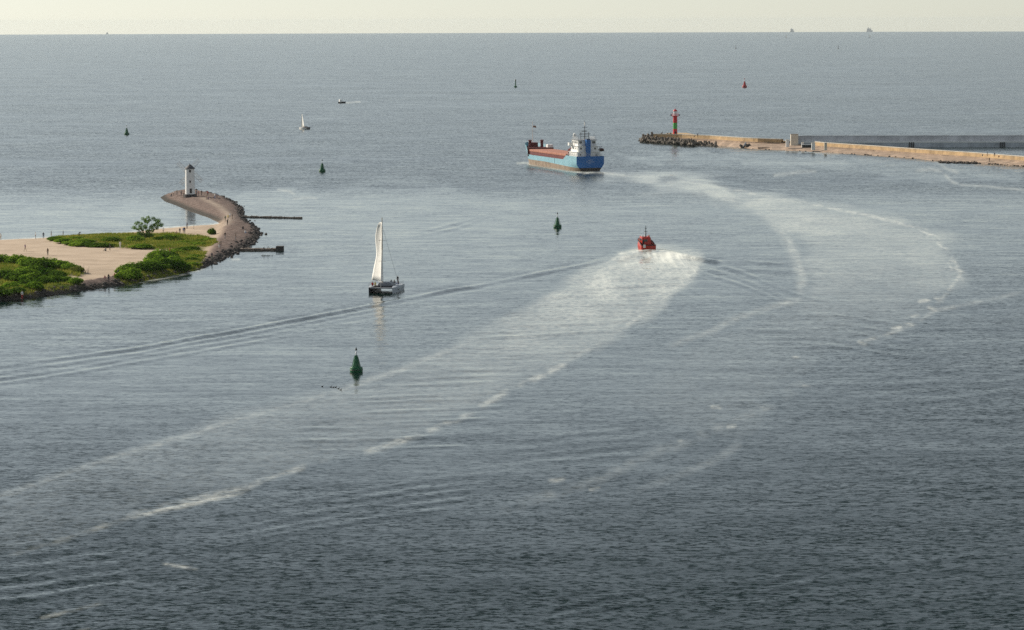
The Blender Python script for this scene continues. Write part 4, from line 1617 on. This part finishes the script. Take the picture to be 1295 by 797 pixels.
c = MB().tube([(13.4, 2.6, 4), (13.4, 2.6, 10.2)], .30, 8).build('white_vent', WHITE, ship)
MB().lathe([(.55, 0), (.55, .5), (.2, .8)], 12, (13.4, 2.6, 10.0)).build('cowl', WHITE, c, True)
# rescue boat hung over the starboard quarter
mb = MB()
mb.lathe([(.05, -2.3), (.75, -1.6), (.95, 0), (.8, 1.4), (.05, 2.3)], 12)
mb.v = [(4.5 + z, -5.9 + x, 8.0 + y * .75) for x, y, z in mb.v]
mb.build('rescue_boat', mat('dark_orange_boat', (.10, .045, .035), .5), ship, True)
mb = MB()
for x in (3.2, 5.8):
    mb.tube([(x, -4.6, 4.9), (x, -4.9, 9.0), (x, -5.9, 9.4)], .12, 6)
mb.build('davit', GREYM, ship)

# ------------------------------------------------------------------ red pilot boat
PRED = mat('pilot_red_paint', (.46, .028, .012), .4, vary=.08)
ppos = W(820.3, 317.2)
pilot = thing('pilot_boat', 'small red pilot boat seen from behind at the head of a broad white wake', 'pilot boat', ppos, math.radians(90 + 7), None, .8)


def pil_hb(x, z):
    t = max(0, (x - 6) / 7.5)
    f = 1 - (t ** 2.2) * (1 - .25 * min(max(z / 2.6, 0), 1))
    f = max(f, 0)
    tum = 1 + .10 * math.sin(min(max(z / 2.2, 0), 1) * math.pi)
    return 2.15 * f * tum, max(0, x - 10) * .12 * max(z, 0)


def pil_top(x):
    return 1.75 + .5 * min(1, max(0, x - 1.5) / 3) + .06 * x


pxs = [0, .5, 1.5, 2.6, 3.6, 4.8, 6, 7.5, 9, 10.5, 11.8, 12.8, 13.5]
mb = hull_strip(MB(), pxs, pil_hb, lambda x: -.7, pil_top)
pr = [(pil_hb(0, -.7 + 2.45 * k / 6)[0], -.7 + 2.45 * k / 6) for k in range(7)]
mb.add([(0, y, z) for y, z in pr] + [(0, -y, z) for y, z in pr[::-1]], [tuple(range(14))])
mb.build('hull', PRED, pilot, True)
mb = MB()
deck_plate(mb, pxs, pil_hb, lambda x: 1.25)
mb.build('deck', mat('deck_red', (.30, .03, .025), .7), pilot)
mb = MB()
for s in (1, -1):
    mb.tube([(x + pil_hb(x, pil_top(x))[1], s * (pil_hb(x, pil_top(x))[0] + .05), pil_top(x)) for x in pxs], .13, 8)
mb.tube([(-.05, -2.1, 1.7), (-.05, 2.1, 1.7)], .13, 8)
mb.build('fender', BLACK, pilot)
cb = MB()
cb.box((6.6, 0, 2.75), (5.4, 3.0, 2.3), taper=.92, bev=.15)
cab = cb.build('cabin', PRED, pilot)
MB().box((7.0, 0, 3.95), (4.6, 2.7, .18), bev=.06).build('roof', PRED, cab)
MB().box((3.94, 0.35, 2.95), (.08, 1.3, .75), (0, -.05, 0), bev=.03).build('window', GLASS, cab)
for s in (1, -1):
    for k in range(3):
        MB().box((5.1 + k * 1.35, s * 1.44, 3.15), (1.0, .1, .65), bev=.03).build('window', GLASS, cab)
d = MB().box((3.90, 1.05, 2.45), (.08, .55, 1.5), bev=.03).build('door', DARK, cab)
mb = MB()
mb.box((-.12, 1.35, 1.45), (.10, .72, .95), bev=.05)
bd = mb.build('white_board', WHITE, pilot)
MB().box((-.18, 1.35, 1.42), (.04, .22, .3)).build('dark_mark', GREYM, bd)
mb = MB()
mb.tube([(5.6, 0, 4.0), (5.6, 0, 7.6)], [.17, .07], 8)
mb.tube([(5.6, -.55, 5.7), (5.6, .55, 5.7)], .07, 6)
mb.tube([(5.6, -.35, 6.7), (5.6, .35, 6.7)], .06, 6)
mast = mb.build('mast', BLACK, pilot)
MB().box((5.6, 0, 5.2), (.35, .7, .25), bev=.06).build('radar', WHITE, mast)
for y, m_ in ((1.1, WHITE), (.35, WHITE), (-.95, mat('orange_life_ring', (.7, .25, .15), .6))):
    MB().lathe([(.05, 0), (.24, .05), (.28, .3), (.2, .5), (.04, .58)], 12, (5.3, y, 4.03)).build('deck_light', m_, cab, True)
mb = MB()
rail(mb, [(4.6, 2.0, 2.1), (9, 1.9, 2.4), (12, .8, 2.6)], .8, 2, .035)
rail(mb, [(4.6, -2.0, 2.1), (9, -1.9, 2.4), (12, -.8, 2.6)], .8, 2, .035)
mb.build('railing', mat('orange_rail', (.55, .12, .06), .5), pilot)


# ------------------------------------------------------------------ sails
SAIL = mat('sailcloth', (.86, .84, .79), .8, vary=.04, scale=.6)


def sail(name, parent, luff, leech, camber, n=14):
    """luff and leech: lists of points, foot to head"""
    rows = []
    for l, e in zip(luff, leech):
        l, e = Vector(l), Vector(e)
        d = e - l
        side = Vector((-d.y, d.x, 0))
        rows.append([l + d * (k / n) + side * (camber * math.sin(math.pi * (k / n) ** .8)) for k in range(n + 1)])
    o = MB().grid(rows).build(name, SAIL, parent, True)
    o.modifiers.new('thickness', 'SOLIDIFY').thickness = .03
    return o


# ------------------------------------------------------------------ people
def person_base(pose):
    J = {
        'stand': dict(hip=(0, 0, .92), chest=(0, .01, 1.22), sh=(0, 0, 1.42), neck=(0, .01, 1.5), head=(0, .02, 1.62), top=(0, .01, 1.72),
                      kl=(.10, .02, .5), fl=(.11, 0, .08), tl=(.12, .16, .04), kr=(-.10, .01, .5), fr=(-.11, -.02, .08), tr=(-.12, .14, .04),
                      el=(.25, -.02, 1.14), hl=(.26, .08, .90), er=(-.25, -.02, 1.14), hr=(-.25, .10, .92)),
        'walk': dict(hip=(0, 0, .90), chest=(0, .03, 1.2), sh=(0, .04, 1.40), neck=(0, .05, 1.48), head=(0, .07, 1.6), top=(0, .06, 1.70),
                     kl=(.10, .20, .50), fl=(.10, .28, .08), tl=(.10, .44, .06), kr=(-.10, -.06, .48), fr=(-.10, -.38, .14), tr=(-.10, -.28, .04),
                     el=(.25, -.14, 1.16), hl=(.24, -.16, .92), er=(-.25, .12, 1.16), hr=(-.24, .30, 1.00)),
        'sit': dict(hip=(0, 0, .14), chest=(0, .04, .42), sh=(0, .08, .62), neck=(0, .10, .70), head=(0, .13, .82), top=(0, .13, .92),
                    kl=(.14, .38, .46), fl=(.14, .62, .08), tl=(.15, .78, .05), kr=(-.14, .38, .44), fr=(-.14, .66, .08), tr=(-.15, .82, .05),
                    el=(.26, .14, .36), hl=(.18, .36, .42), er=(-.26, .10, .36), hr=(-.18, .36, .40)),
        'bend': dict(hip=(0, -.04, .86), chest=(0, .20, 1.08), sh=(0, .38, 1.16), neck=(0, .45, 1.18), head=(0, .56, 1.18), top=(0, .64, 1.22),
                     kl=(.11, .06, .48), fl=(.12, -.04, .08), tl=(.12, .12, .04), kr=(-.11, .06, .48), fr=(-.12, -.06, .08), tr=(-.12, .10, .04),
                     el=(.24, .40, .90), hl=(.20, .46, .66), er=(-.24, .40, .90), hr=(-.18, .48, .64)),
    }[pose]
    R_ = dict(hip=.135, chest=.135, sh=.125, neck=.058, head=.105, top=.07, kl=.062, fl=.045, tl=.035, kr=.062, fr=.045, tr=.035, el=.043, hl=.036, er=.043, hr=.036)
    names = list(J)
    P = dict(J)
    extra = {'shl': (.16, J['sh'][1], J['sh'][2] - .02), 'shr': (-.16, J['sh'][1], J['sh'][2] - .02), 'hpl': (.09, J['hip'][1], J['hip'][2] - .06), 'hpr': (-.09, J['hip'][1], J['hip'][2] - .06)}
    P.update(extra)
    R_.update(shl=.062, shr=.062, hpl=.09, hpr=.09)
    E = [('hip', 'chest'), ('chest', 'sh'), ('sh', 'neck'), ('neck', 'head'), ('head', 'top'), ('sh', 'shl'), ('sh', 'shr'), ('shl', 'el'), ('el', 'hl'), ('shr', 'er'), ('er', 'hr'),
         ('hip', 'hpl'), ('hip', 'hpr'), ('hpl', 'kl'), ('kl', 'fl'), ('fl', 'tl'), ('hpr', 'kr'), ('kr', 'fr'), ('fr', 'tr')]
    # fingers: short chains rooted in each palm
    for s, h, e in ((1, 'hl', 'el'), (-1, 'hr', 'er')):
        d = (Vector(P[h]) - Vector(P[e])).normalized()
        for k in range(5):
            off = Vector((s * .006, .018 * (k - 1.8), 0))
            a = Vector(P[h]) + d * .05 + off
            b = a + d * (.06 if k else .035) + off * .25 + Vector((-s * .012, .008, 0))
            P[f'{h}f{k}'] = tuple(a)
            P[f'{h}g{k}'] = tuple(b)
            R_[f'{h}f{k}'] = .0095
            R_[f'{h}g{k}'] = .008
            E += [(h, f'{h}f{k}'), (f'{h}f{k}', f'{h}g{k}')]
    names = list(P)
    me = bpy.data.meshes.new('tmp')
    me.from_pydata([P[n] for n in names], [(names.index(a), names.index(b)) for a, b in E], [])
    o = bpy.data.objects.new('tmp', me)
    COL.objects.link(o)
    sk = o.modifiers.new('skin', 'SKIN')
    for i, n in enumerate(names):
        v = me.skin_vertices[0].data[i]
        v.radius = (R_[n], R_[n] * (.8 if n in ('chest', 'sh', 'hip') else 1))
        v.use_root = n == 'hip'
    sk.use_smooth_shade = True
    o.modifiers.new('sub', 'SUBSURF').levels = 1
    dg = bpy.context.evaluated_depsgraph_get()
    out = bpy.data.meshes.new_from_object(o.evaluated_get(dg))
    bpy.data.objects.remove(o)
    # zone of every face: 0 skin, 1 hair, 2 top, 3 trousers, 4 shoes (nearest limb of the skeleton)
    segs = []
    zone = {('hip', 'chest'): 2, ('chest', 'sh'): 2, ('sh', 'neck'): 2, ('neck', 'head'): 0, ('head', 'top'): 1, ('sh', 'shl'): 2, ('sh', 'shr'): 2, ('shl', 'el'): 2, ('el', 'hl'): 0,
            ('shr', 'er'): 2, ('er', 'hr'): 0, ('hip', 'hpl'): 3, ('hip', 'hpr'): 3, ('hpl', 'kl'): 3, ('kl', 'fl'): 3, ('hpr', 'kr'): 3, ('kr', 'fr'): 3, ('fl', 'tl'): 4, ('fr', 'tr'): 4}
    hv = Vector(P['top']) - Vector(P['neck'])
    for f in out.polygons:
        c = f.center
        best, z = 9, 0
        for (a, b) in E:
            A, B = Vector(P[a]), Vector(P[b])
            t = max(0, min(1, (c - A).dot(B - A) / max((B - A).length_squared, 1e-9)))
            d = (c - A - (B - A) * t).length / max(R_[a], R_[b])
            if d < best:
                best, z = d, zone.get((a, b), 0)
        if z in (0, 1) and (c - Vector(P['head'])).length < .22:
            u = (c - Vector(P['head'])).dot(hv.normalized())
            z = 1 if u > .035 or (c.y < P['head'][1] - .02 and u > -.03) else 0
        f.material_index = z
        f.use_smooth = True
    return out


PBASE = {k: person_base(k) for k in ('stand', 'walk', 'sit', 'bend')}
SKIN = mat('skin', (.46, .27, .19), .6, vary=.05)
HAIR = [mat('brown_hair', (.05, .03, .018), .7, vary=.1), mat('fair_hair', (.30, .21, .10), .7, vary=.1)]
SHOE = mat('shoe', (.05, .045, .04), .7, vary=.1)
CL = {'white': (.78, .77, .74), 'black': (.018, .018, .02), 'navy': (.02, .028, .06), 'red': (.45, .05, .045), 'pink': (.55, .25, .24), 'grey': (.24, .24, .25), 'yellow': (.60, .50, .14),
      'blue': (.10, .17, .36), 'brown': (.12, .075, .05), 'beige': (.46, .38, .29), 'green': (.09, .14, .08), 'purple': (.16, .07, .17)}
CLM = {k: mat('cloth_' + k, v, .85, vary=.08) for k, v in CL.items()}


def person(loc, pose, top, legs, rz, label, parent=None, s=1.0, hair=0):
    me = PBASE[pose].copy()
    for m in (SKIN, HAIR[hair], CLM[top], CLM[legs], SHOE):
        me.materials.append(m)
    o = bpy.data.objects.new('person', me)
    COL.objects.link(o)
    o.location = loc
    o.rotation_euler = (0, 0, rz)
    o.scale = (s, s, s)
    return tag(o, label, 'person')


PEOPLE = [
    # px, py, pose, top, legs, label
    (0.8, 303.5, 'stand', 'white', 'beige', 'person in white at the water edge by the left frame'),
    (45, 302.2, 'stand', 'white', 'grey', 'person in a white top and grey trousers at the sea edge of the beach'),
    (55, 301.8, 'stand', 'navy', 'navy', 'person all in navy at the sea edge beside the one in white'),
    (65, 300.6, 'stand', 'grey', 'beige', 'person in grey top standing at the tip of the meadow by the sea'),
    (80, 300.0, 'stand', 'navy', 'grey', 'person in navy top and grey trousers behind the meadow at the sea edge'),
    (100, 299.4, 'bend', 'black', 'navy', 'person bending forward in dark clothes behind the meadow at the sea edge'),
    (32, 318.2, 'walk', 'purple', 'beige', 'person in purple walking across the open sand left of the meadow'),
    (60.5, 323.0, 'stand', 'brown', 'black', 'person in brown top and black trousers alone on the open sand'),
    (134, 317.8, 'sit', 'grey', 'black', 'person in grey sitting on the sand in front of the meadow'),
    (139, 316.8, 'stand', 'black', 'black', 'person all in black standing next to a sitting one before the meadow'),
    (152, 312.6, 'stand', 'white', 'white', 'person all in white standing in the meadow edge'),
    (133, 361.0, 'sit', 'pink', 'beige', 'person in pink sitting on the channel bank'),
    (137.5, 361.2, 'stand', 'black', 'navy', 'person in black standing on the channel bank beside the pink one'),
    (145.5, 358.6, 'sit', 'red', 'navy', 'person in red sitting on the channel bank by the hedge'),
    (149.5, 358.0, 'stand', 'navy', 'black', 'person in dark navy standing at the left end of the hedge'),
    (28, 368.0, 'stand', 'white', 'red', 'person in white top and red trousers among the lower left shrubs'),
    (236.6, 289.6, 'stand', 'navy', 'black', 'person in dark clothes on the beach near the thin stake'),
    (206.5, 295.2, 'stand', 'white', 'beige', 'person in white top and beige trousers behind the meadow right of the tree'),
    (224, 296.4, 'sit', 'pink', 'grey', 'person in pink sitting on the beach behind the meadow'),
    (227.5, 296.4, 'stand', 'navy', 'grey', 'person in navy and grey behind the meadow beside the sitting pink one'),
    (232, 295.6, 'stand', 'blue', 'beige', 'person in pale blue top in the pair behind the meadow'),
    (233.6, 295.4, 'stand', 'black', 'grey', 'person in black top and grey trousers in the pair behind the meadow'),
    (287.6, 285.2, 'stand', 'black', 'black', 'person all in black at the bend of the mole path'),
    (288.4, 279.5, 'stand', 'yellow', 'beige', 'person in yellow on the path at the bend of the mole'),
    (290.8, 276.8, 'stand', 'white', 'grey', 'person in white and grey on the path above the one in yellow'),
    (293.6, 277.6, 'stand', 'black', 'brown', 'person in black with brown trousers on the channel side of the path'),
    (285.0, 281.6, 'stand', 'green', 'beige', 'person in green top on the beach side of the bend'),
    (284.6, 302.0, 'walk', 'black', 'grey', 'person in black top walking over the stones below the bend'),
    (279.4, 312.4, 'stand', 'black', 'navy', 'person in black leading a pair on the stones beside the meadow'),
    (277.0, 313.6, 'stand', 'beige', 'white', 'person in pale beige in the pair on the stones beside the meadow'),
    (268, 328.2, 'stand', 'navy', 'green', 'person in navy and green on the stone bank nearest the channel'),
    (214.8, 323.2, 'stand', 'red', 'grey', 'person in red top and grey trousers at the edge of the green hedge'),
    (250, 317.0, 'sit', 'brown', 'black', 'person in brown sitting in the low grass by the meadow'),
    (310, 295.4, 'sit', 'white', 'blue', 'person in white sitting on the rocks at the outer bend'),
    (307.5, 289.6, 'sit', 'black', 'navy', 'person in black sitting on the rocks at the outer bend'),
    (298, 304.0, 'stand', 'brown', 'grey', 'person in brown on the outer stones above the low jetty'),
    (248.6, 248.0, 'stand', 'grey', 'black', 'person in grey close beside the beacon tower'),
    (250.8, 248.2, 'stand', 'pink', 'grey', 'person in pink close beside the beacon tower'),
    (255.0, 248.0, 'stand', 'black', 'black', 'person all in black right of the beacon tower'),
    (262.8, 248.2, 'stand', 'red', 'black', 'person in red top and black trousers at the end of the path'),
    (263.6, 253.0, 'sit', 'purple', 'grey', 'person in purple sitting beside the path below the beacon'),
    (261.2, 253.0, 'stand', 'beige', 'beige', 'person in beige beside the path below the beacon'),
    (271.8, 251.6, 'stand', 'white', 'blue', 'person in white top and blue trousers on the channel side near the beacon'),
    (274.4, 250.8, 'stand', 'blue', 'navy', 'person in blue on the outer edge near the beacon'),
    (217, 248.6, 'sit', 'black', 'grey', 'person in black sitting at the very tip of the mole'),
    (219.8, 247.8, 'stand', 'white', 'brown', 'person in white standing at the tip of the mole'),
    (223.8, 247.4, 'stand', 'beige', 'grey', 'person in beige left of the beacon tower'),
    (229.2, 247.4, 'stand', 'grey', 'navy', 'person in grey and navy just left of the beacon tower'),
    (232.2, 250.2, 'stand', 'brown', 'black', 'person in brown and black in front left of the beacon tower'),
]
rp = random.Random(17)
for px, py, pose, a_, b_, lab in PEOPLE:
    person(G(px, py), pose, a_, b_, rp.uniform(0, 6.28), lab, None, rp.uniform(.96, 1.08), rp.choice((0, 0, 1)))
for px, py, z, pose, a_, b_, lab in (
        (875.6, 175.0, 2.6, 'stand', 'black', 'navy', 'person in dark clothes on the mole right of the harbour light'),
        (882.3, 173.4, 4.2, 'stand', 'navy', 'black', 'person in navy standing on the parapet right of the harbour light'),
        (878.8, 173.4, 4.2, 'sit', 'black', 'black', 'person in black sitting on the parapet right of the harbour light'),
        (874.5, 178.6, 1.9, 'stand', 'brown', 'grey', 'person in brown below the start of the parapet wall'),
        (837.6, 170.8, 3.4, 'stand', 'black', 'black', 'person in black on the blocks left of the harbour light'),
        (1242.6, 197.6, 3.0, 'sit', 'grey', 'black', 'person in grey sitting behind the far right parapet'),
        (1248.8, 197.6, 3.4, 'stand', 'black', 'navy', 'person in black standing behind the far right parapet'),
        (1257.8, 198.2, 3.4, 'stand', 'navy', 'black', 'person in navy standing behind the far right parapet'),
        (1263.4, 199.2, 3.0, 'sit', 'red', 'black', 'person in red sitting behind the far right parapet'),
        (1251.2, 204.9, 2.1, 'stand', 'brown', 'brown', 'person in brown standing in front of the right parapet wall')):
    person(W(px, py, z), pose, a_, b_, rp.uniform(0, 6.28), lab)

# ------------------------------------------------------------------ white catamaran
cpos = W(481.2, 371.2) + Vector((.14, .99, 0)) * 12.0
cat = thing('catamaran', 'white sailing catamaran under one tall white sail near the stone mole', 'catamaran', cpos, math.radians(-98))
HULLW = mat('catamaran_white', (.42, .45, .49), .4, vary=.06)
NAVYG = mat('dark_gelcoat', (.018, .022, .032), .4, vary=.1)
for s in (1, -1):
    def chb(x, z, s=s):
        t = max(0, (x - 5) / 7.0)
        f = (1 - t ** 2) * (.75 + .25 * min(max((z + .3) / 1.2, 0), 1))
        if x < 1.5:
            f *= .80 + .2 * x / 1.5
        return .72 * max(f, 0), max(0, x - 9) * .08 * max(z, 0)
    cxs = [0, .6, 1.5, 3, 5, 7, 9, 10.5, 11.4, 12]
    ctop = lambda x: 1.25 if x > 1.0 else 1.0 + .25 * x
    mb = hull_strip(MB(), cxs, chb, lambda x: -.45, ctop)
    n_half = len(mb.v) // 2                     # first half of the points is the port side, second the starboard side
    inner = MB()
    f_half = len(mb.f) // 2
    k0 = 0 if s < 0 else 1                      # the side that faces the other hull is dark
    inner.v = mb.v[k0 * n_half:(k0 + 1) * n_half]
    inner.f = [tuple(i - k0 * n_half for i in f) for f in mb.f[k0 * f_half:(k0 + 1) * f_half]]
    k1 = 1 - k0
    ov = mb.v[k1 * n_half:(k1 + 1) * n_half]
    of = [tuple(i - k1 * n_half for i in f) for f in mb.f[k1 * f_half:(k1 + 1) * f_half]]
    mb = MB()
    mb.v, mb.f = ov, of
    deck_plate(mb, cxs, chb, ctop, 0)
    mb.v = [(x, y + s * 2.55, z) for x, y, z in mb.v]
    h = mb.build('hull', HULLW, cat, True)
    inner.v = [(x, y + s * 2.55, z) for x, y, z in inner.v]
    inner.build('inner_side', NAVYG, h, True)
    mb = MB()
    pr = [(chb(0, -.45 + 1.45 * k / 5)[0], -.45 + 1.45 * k / 5) for k in range(6)]
    mb.add([(-.02, y + s * 2.55, z) for y, z in pr] + [(-.02, -y + s * 2.55, z) for y, z in pr[::-1]], [tuple(range(12))])
    mb.build('transom', NAVYG, h)
    MB().box((6, s * (2.55 + .70), .62), (4.5, .06, .22)).build('window_strip', GLASS, h)
MB().box((4.2, 0, .95), (6.4, 4.2, .5), bev=.08).build('bridge_deck', NAVYG, cat)
MB().box((5.4, 0, 1.55), (3.6, 3.4, .75), taper=.8, bev=.15).build('coachroof', mat('cabin_grey', (.20, .21, .23), .5), cat)
mb = MB()
mb.tube([(11.6, -2.5, 1.1), (11.6, 2.5, 1.1)], .12, 8)
mb.tube([(.5, -2.3, .95), (.5, 2.3, .95)], .15, 8)
mb.build('crossbeam', GREYM, cat)
mb = MB()
mb.grid([[(7.6, -1.9, 1.05), (7.6, 1.9, 1.05)], [(11.5, -1.9, 1.05), (11.5, 1.9, 1.05)]])
nt_ = mb.build('trampoline', NAVYG, cat)
nt_.modifiers.new('thickness', 'SOLIDIFY').thickness = .03
mb = MB()
rail(mb, [(.2, 2.9, 1.2), (5, 3.1, 1.3), (11, 2.8, 1.3)], .65, 2, .02)
rail(mb, [(.2, -2.9, 1.2), (5, -3.1, 1.3), (11, -2.8, 1.3)], .65, 2, .02)
rail(mb, [(.2, 1.0, 1.2), (.2, -1.0, 1.2)], .65, 2, .02)
mb.build('guard_rail', GREYM, cat)
mx = 6.6
my = -.55
mb = MB()
mb.tube([(mx, my, 1.2), (mx, my, 15.9)], [.13, .08], 10)
for z in (6.5, 11):
    mb.tube([(mx, my - .8, z), (mx, my + .8, z)], .035, 5)
mb.build('mast', mat('mast_tan', (.45, .36, .25), .5), cat)
mb = MB()
for y in (-2.9, 2.9):
    mb.tube([(mx - 1, y, 1.2), (mx, my, 14.2)], .022, 4)
mb.tube([(11.6, 0, 1.2), (mx, my, 14.8)], .04, 4)
mb.build('shroud', GREYM, cat)
ks = [(2.1, 2.62, 4.6), (3.2, 2.45, 4.5), (4.6, 2.2, 4.3), (6.0, 1.9, 4.0), (7.3, 1.6, 3.6), (8.4, 1.5, 3.2), (9.6, 1.52, 2.9), (10.8, 1.55, 2.5), (12.0, 1.45, 2.0), (13.2, 1.2, 1.5), (14.2, .9, .9), (14.9, .55, .45)]
sail('mainsail', cat, [(mx - .15, my - .12, z) for z, _, _ in ks], [(mx - .15 - a_, my - .12 - l_ * 1.2, z - .1) for z, l_, a_ in ks], -.07)
MB().tube([(mx - .1, my - .1, 1.95), (mx - 4.7, my - 2.35, 2.0)], .09, 8).build('boom', GREYM, cat)
mb = MB()
mb.tube([(mx + 1.0, my + .1, 2.2), (mx + .6, my + .05, 5.5), (mx + .15, my, 9)], [.3, .2, .04], 8)
mb.build('furled_jib', SAIL, cat, True)
for x, y, z, pose, a_, b_, lab in ((7.6, -1.9, 1.25, 'sit', 'yellow', 'beige', 'person in yellow sitting at the left front of the catamaran'),
                                   (7.9, -2.5, 1.25, 'sit', 'red', 'navy', 'person in red sitting at the left front of the catamaran'),
                                   (2.0, .5, 1.25, 'sit', 'navy', 'black', 'person in navy sitting just right of the mast in the catamaran cockpit'),
                                   (2.2, 1.2, 1.25, 'sit', 'grey', 'navy', 'person in grey sitting in the middle of the catamaran cockpit'),
                                   (1.6, 1.9, 1.25, 'stand', 'black', 'navy', 'person in black standing at the helm of the catamaran'),
                                   (4.2, 2.6, 1.3, 'sit', 'brown', 'blue', 'person in brown sitting on the right hull of the catamaran')):
    q = cat.matrix_basis @ Vector((x, y, z))
    person(q, pose, a_, b_, rp.uniform(0, 6.28), lab)


# ------------------------------------------------------------------ far yacht, motor boat, horizon ships, birds
def yacht_hull(mb, L, B, fb):
    def yhb(x, z):
        t = abs((x - L * .42) / (L * .58)) if x > L * .42 else abs((x - L * .42) / (L * .42)) * .55
        return B / 2 * max(0, 1 - t ** 2.2) * (.7 + .3 * min(max(z / fb, 0), 1)), .1 * z * (x / L)
    xs_ = [L * k / 10 for k in range(11)]
    hull_strip(mb, xs_, yhb, lambda x: -.4, lambda x: fb)
    deck_plate(mb, xs_, yhb, lambda x: fb, 0)
    pr_ = [(yhb(0, z)[0], z) for z in (-.4, 0, fb * .5, fb)]
    mb.add([(0, y, z) for y, z in pr_] + [(0, -y, z) for y, z in pr_[::-1]], [tuple(range(8))])


yp = W(390.5, 164.0)
ya = thing('yacht', 'small white sailing yacht with one tall narrow sail far out above the stone mole', 'yacht', yp, math.radians(137))
mb = MB()
yacht_hull(mb, 7.4, 2.5, 1.1)
mb.build('hull', WHITE, ya, True)
MB().box((2.6, 0, 1.35), (2.6, 1.5, .6), taper=.8, bev=.1).build('cabin', mat('brown_cabin', (.12, .075, .06), .5), ya)
MB().box((.3, 0, .75), (.9, 2.1, 1.1), bev=.1).build('stern_cover', BLACK, ya)
MB().tube([(5.6, 0, 1.0), (5.8, -.4, 8.4)], [.09, .05], 6).build('mast', mat('mast_tan', (.45, .36, .25)), ya)
zz = [1.3, 2.5, 3.7, 5, 6.2, 7.4, 8.1]
sail('mainsail', ya, [(5.6 + .03 * z, -.05 * z, z) for z in zz], [(5.6 + .03 * z - 3.3 * q_, 1.1 * q_ - .05 * z, z) for z in zz for q_ in [max(.12, 1 - (z - 1.3) / 7.0) ** .7]], .08, 8)
mp = W(433.5, 130.6)
mo = thing('motor_boat', 'tiny white motor boat with dark stern far out, right of the far yacht', 'motor boat', mp, math.radians(208))
mb = MB()
yacht_hull(mb, 5.6, 2.2, 1.1)
mb.v = [(x - 2.0, y, z) for x, y, z in mb.v]
mb.build('hull', NAVYG, mo, True)
MB().box((1.9, 0, 1.7), (1.9, 2.1, 1.9), taper=.8, bev=.2).build('cabin', WHITE, mo)
MB().tube([(.2, 0, 1), (.1, 0, 4.0)], .06, 5).build('mast', GREYM, mo)
for px, py, k, lab in ((995.5, 47.8, 1.0, 'tiny white sail on the sea just below the left horizon ship'), (1101.5, 47.4, 1.1, 'tiny white sail on the sea just below the right horizon ship')):
    r_ = thing('distant_sailboat', lab, 'sailboat', W(px, py), math.radians(160), None, k)
    mb = MB()
    yacht_hull(mb, 9, 2.8, 1.2)
    mb.build('hull', WHITE, r_)
    sail('mainsail', r_, [(5, 0, z) for z in (1.6, 5, 9, 12)], [(1.2, 1.5, 1.6), (2.2, 1.0, 5), (3.4, .5, 9), (4.6, .1, 12)], .06, 6)
    MB().tube([(5, 0, 1), (5, 0, 12.4)], .08, 5).build('mast', GREYM, r_)
PALEG = mat('distant_ship_grey', (.80, .79, .78), .7, vary=.03)
for px, L, H, lab in ((1000, 44, 42, 'pale narrow ship on the horizon, left of the two at the upper right'), (1097, 66, 46, 'pale broad ship on the horizon, right of the two at the upper right'), (141, 24, 22, 'very faint small ship on the horizon near the upper left corner')):
    d = (CM.to_3x3() @ Vector(((px - 647.5) / F_PX, 0, -1.0)))
    d.z = 0
    d.normalize()
    R0 = 33000.0
    r_ = thing('distant_ship', lab, 'ship', d * R0 + Vector((0, 0, -R0 * R0 / (2 * R_EARTH))), 0)
    mb = MB()
    mb.prism([(-L / 2, -7), (L / 2 - 8, -8), (L / 2, 0), (L / 2 - 8, 8), (-L / 2, 7)], -2, H * .35)
    mb.build('hull', PALEG, r_)
    MB().box((-L * .08, 0, H * .55), (L * .72, 12, H * .42), taper=.9, bev=.6).build('superstructure', PALEG, r_)
    MB().box((-L * .2, 0, H * .85), (L * .22, 6, H * .24), taper=.8).build('funnel', PALEG, r_)
    MB().tube([(L * .15, 0, H * .7), (L * .15, 0, H * 1.15)], 1.2, 6).build('mast', PALEG, r_)
for px, py in ((930.5, 62.0), (1060, 62.0)):
    r_ = thing('distant_marker', ('faint dark marker buoy far out below the left horizon ship', 'faint dark marker buoy far out between the two horizon ships')[px > 1000], 'buoy', W(px, py))
    MB().lathe([(1.2, -1), (1.4, 0), (1.2, 1.4), (.5, 1.8)], 14).build('float', GREYM, r_, True)
    MB().lathe([(.6, 1.7), (.5, 7.5), (.05, 8.4)], 10).build('spar', GREYM, r_, True)


def bird_mesh():
    mb = MB()
    mb.lathe([(.02, -.28), (.10, -.18), (.15, 0), (.12, .16), (.04, .26)], 12)
    mb.v = [(z, x, y * .85 + .08) for x, y, z in mb.v]
    mb.tube([(.18, 0, .12), (.24, 0, .26), (.26, 0, .33)], [.06, .045, .05], 8)
    mb.lathe([(.01, -.07), (.065, -.02), (.065, .03), (.01, .08)], 10, (.28, 0, .36))
    mb.tube([(.33, 0, .36), (.42, 0, .345)], [.025, .01], 6)
    mb.tube([(-.24, 0, .12), (-.36, 0, .16)], [.07, .02], 6)
    return mb.build('seabird', mat('dark_feathers', (.03, .028, .026), .7), None, True)


b0 = bird_mesh()
for i, (px, py) in enumerate(((407.5, 489.4), (418.5, 490), (421.5, 490.4), (424.5, 490.2), (428, 492), (431, 493.6))):
    o = b0 if i == 0 else b0.copy()
    if i:
        COL.objects.link(o)
    o.location = W(px, py)
    o.rotation_euler = (0, 0, rp.uniform(-.6, .6))
    o.scale = (.55, .55, .7)
    if i == 0:
        tag(o, 'dark seabird swimming apart at the left of the flock below the large buoy', 'bird', 'seabirds swimming below the large buoy')
    else:
        tag(o, 'dark seabird swimming in the close row below the large buoy', 'bird', 'seabirds swimming below the large buoy')
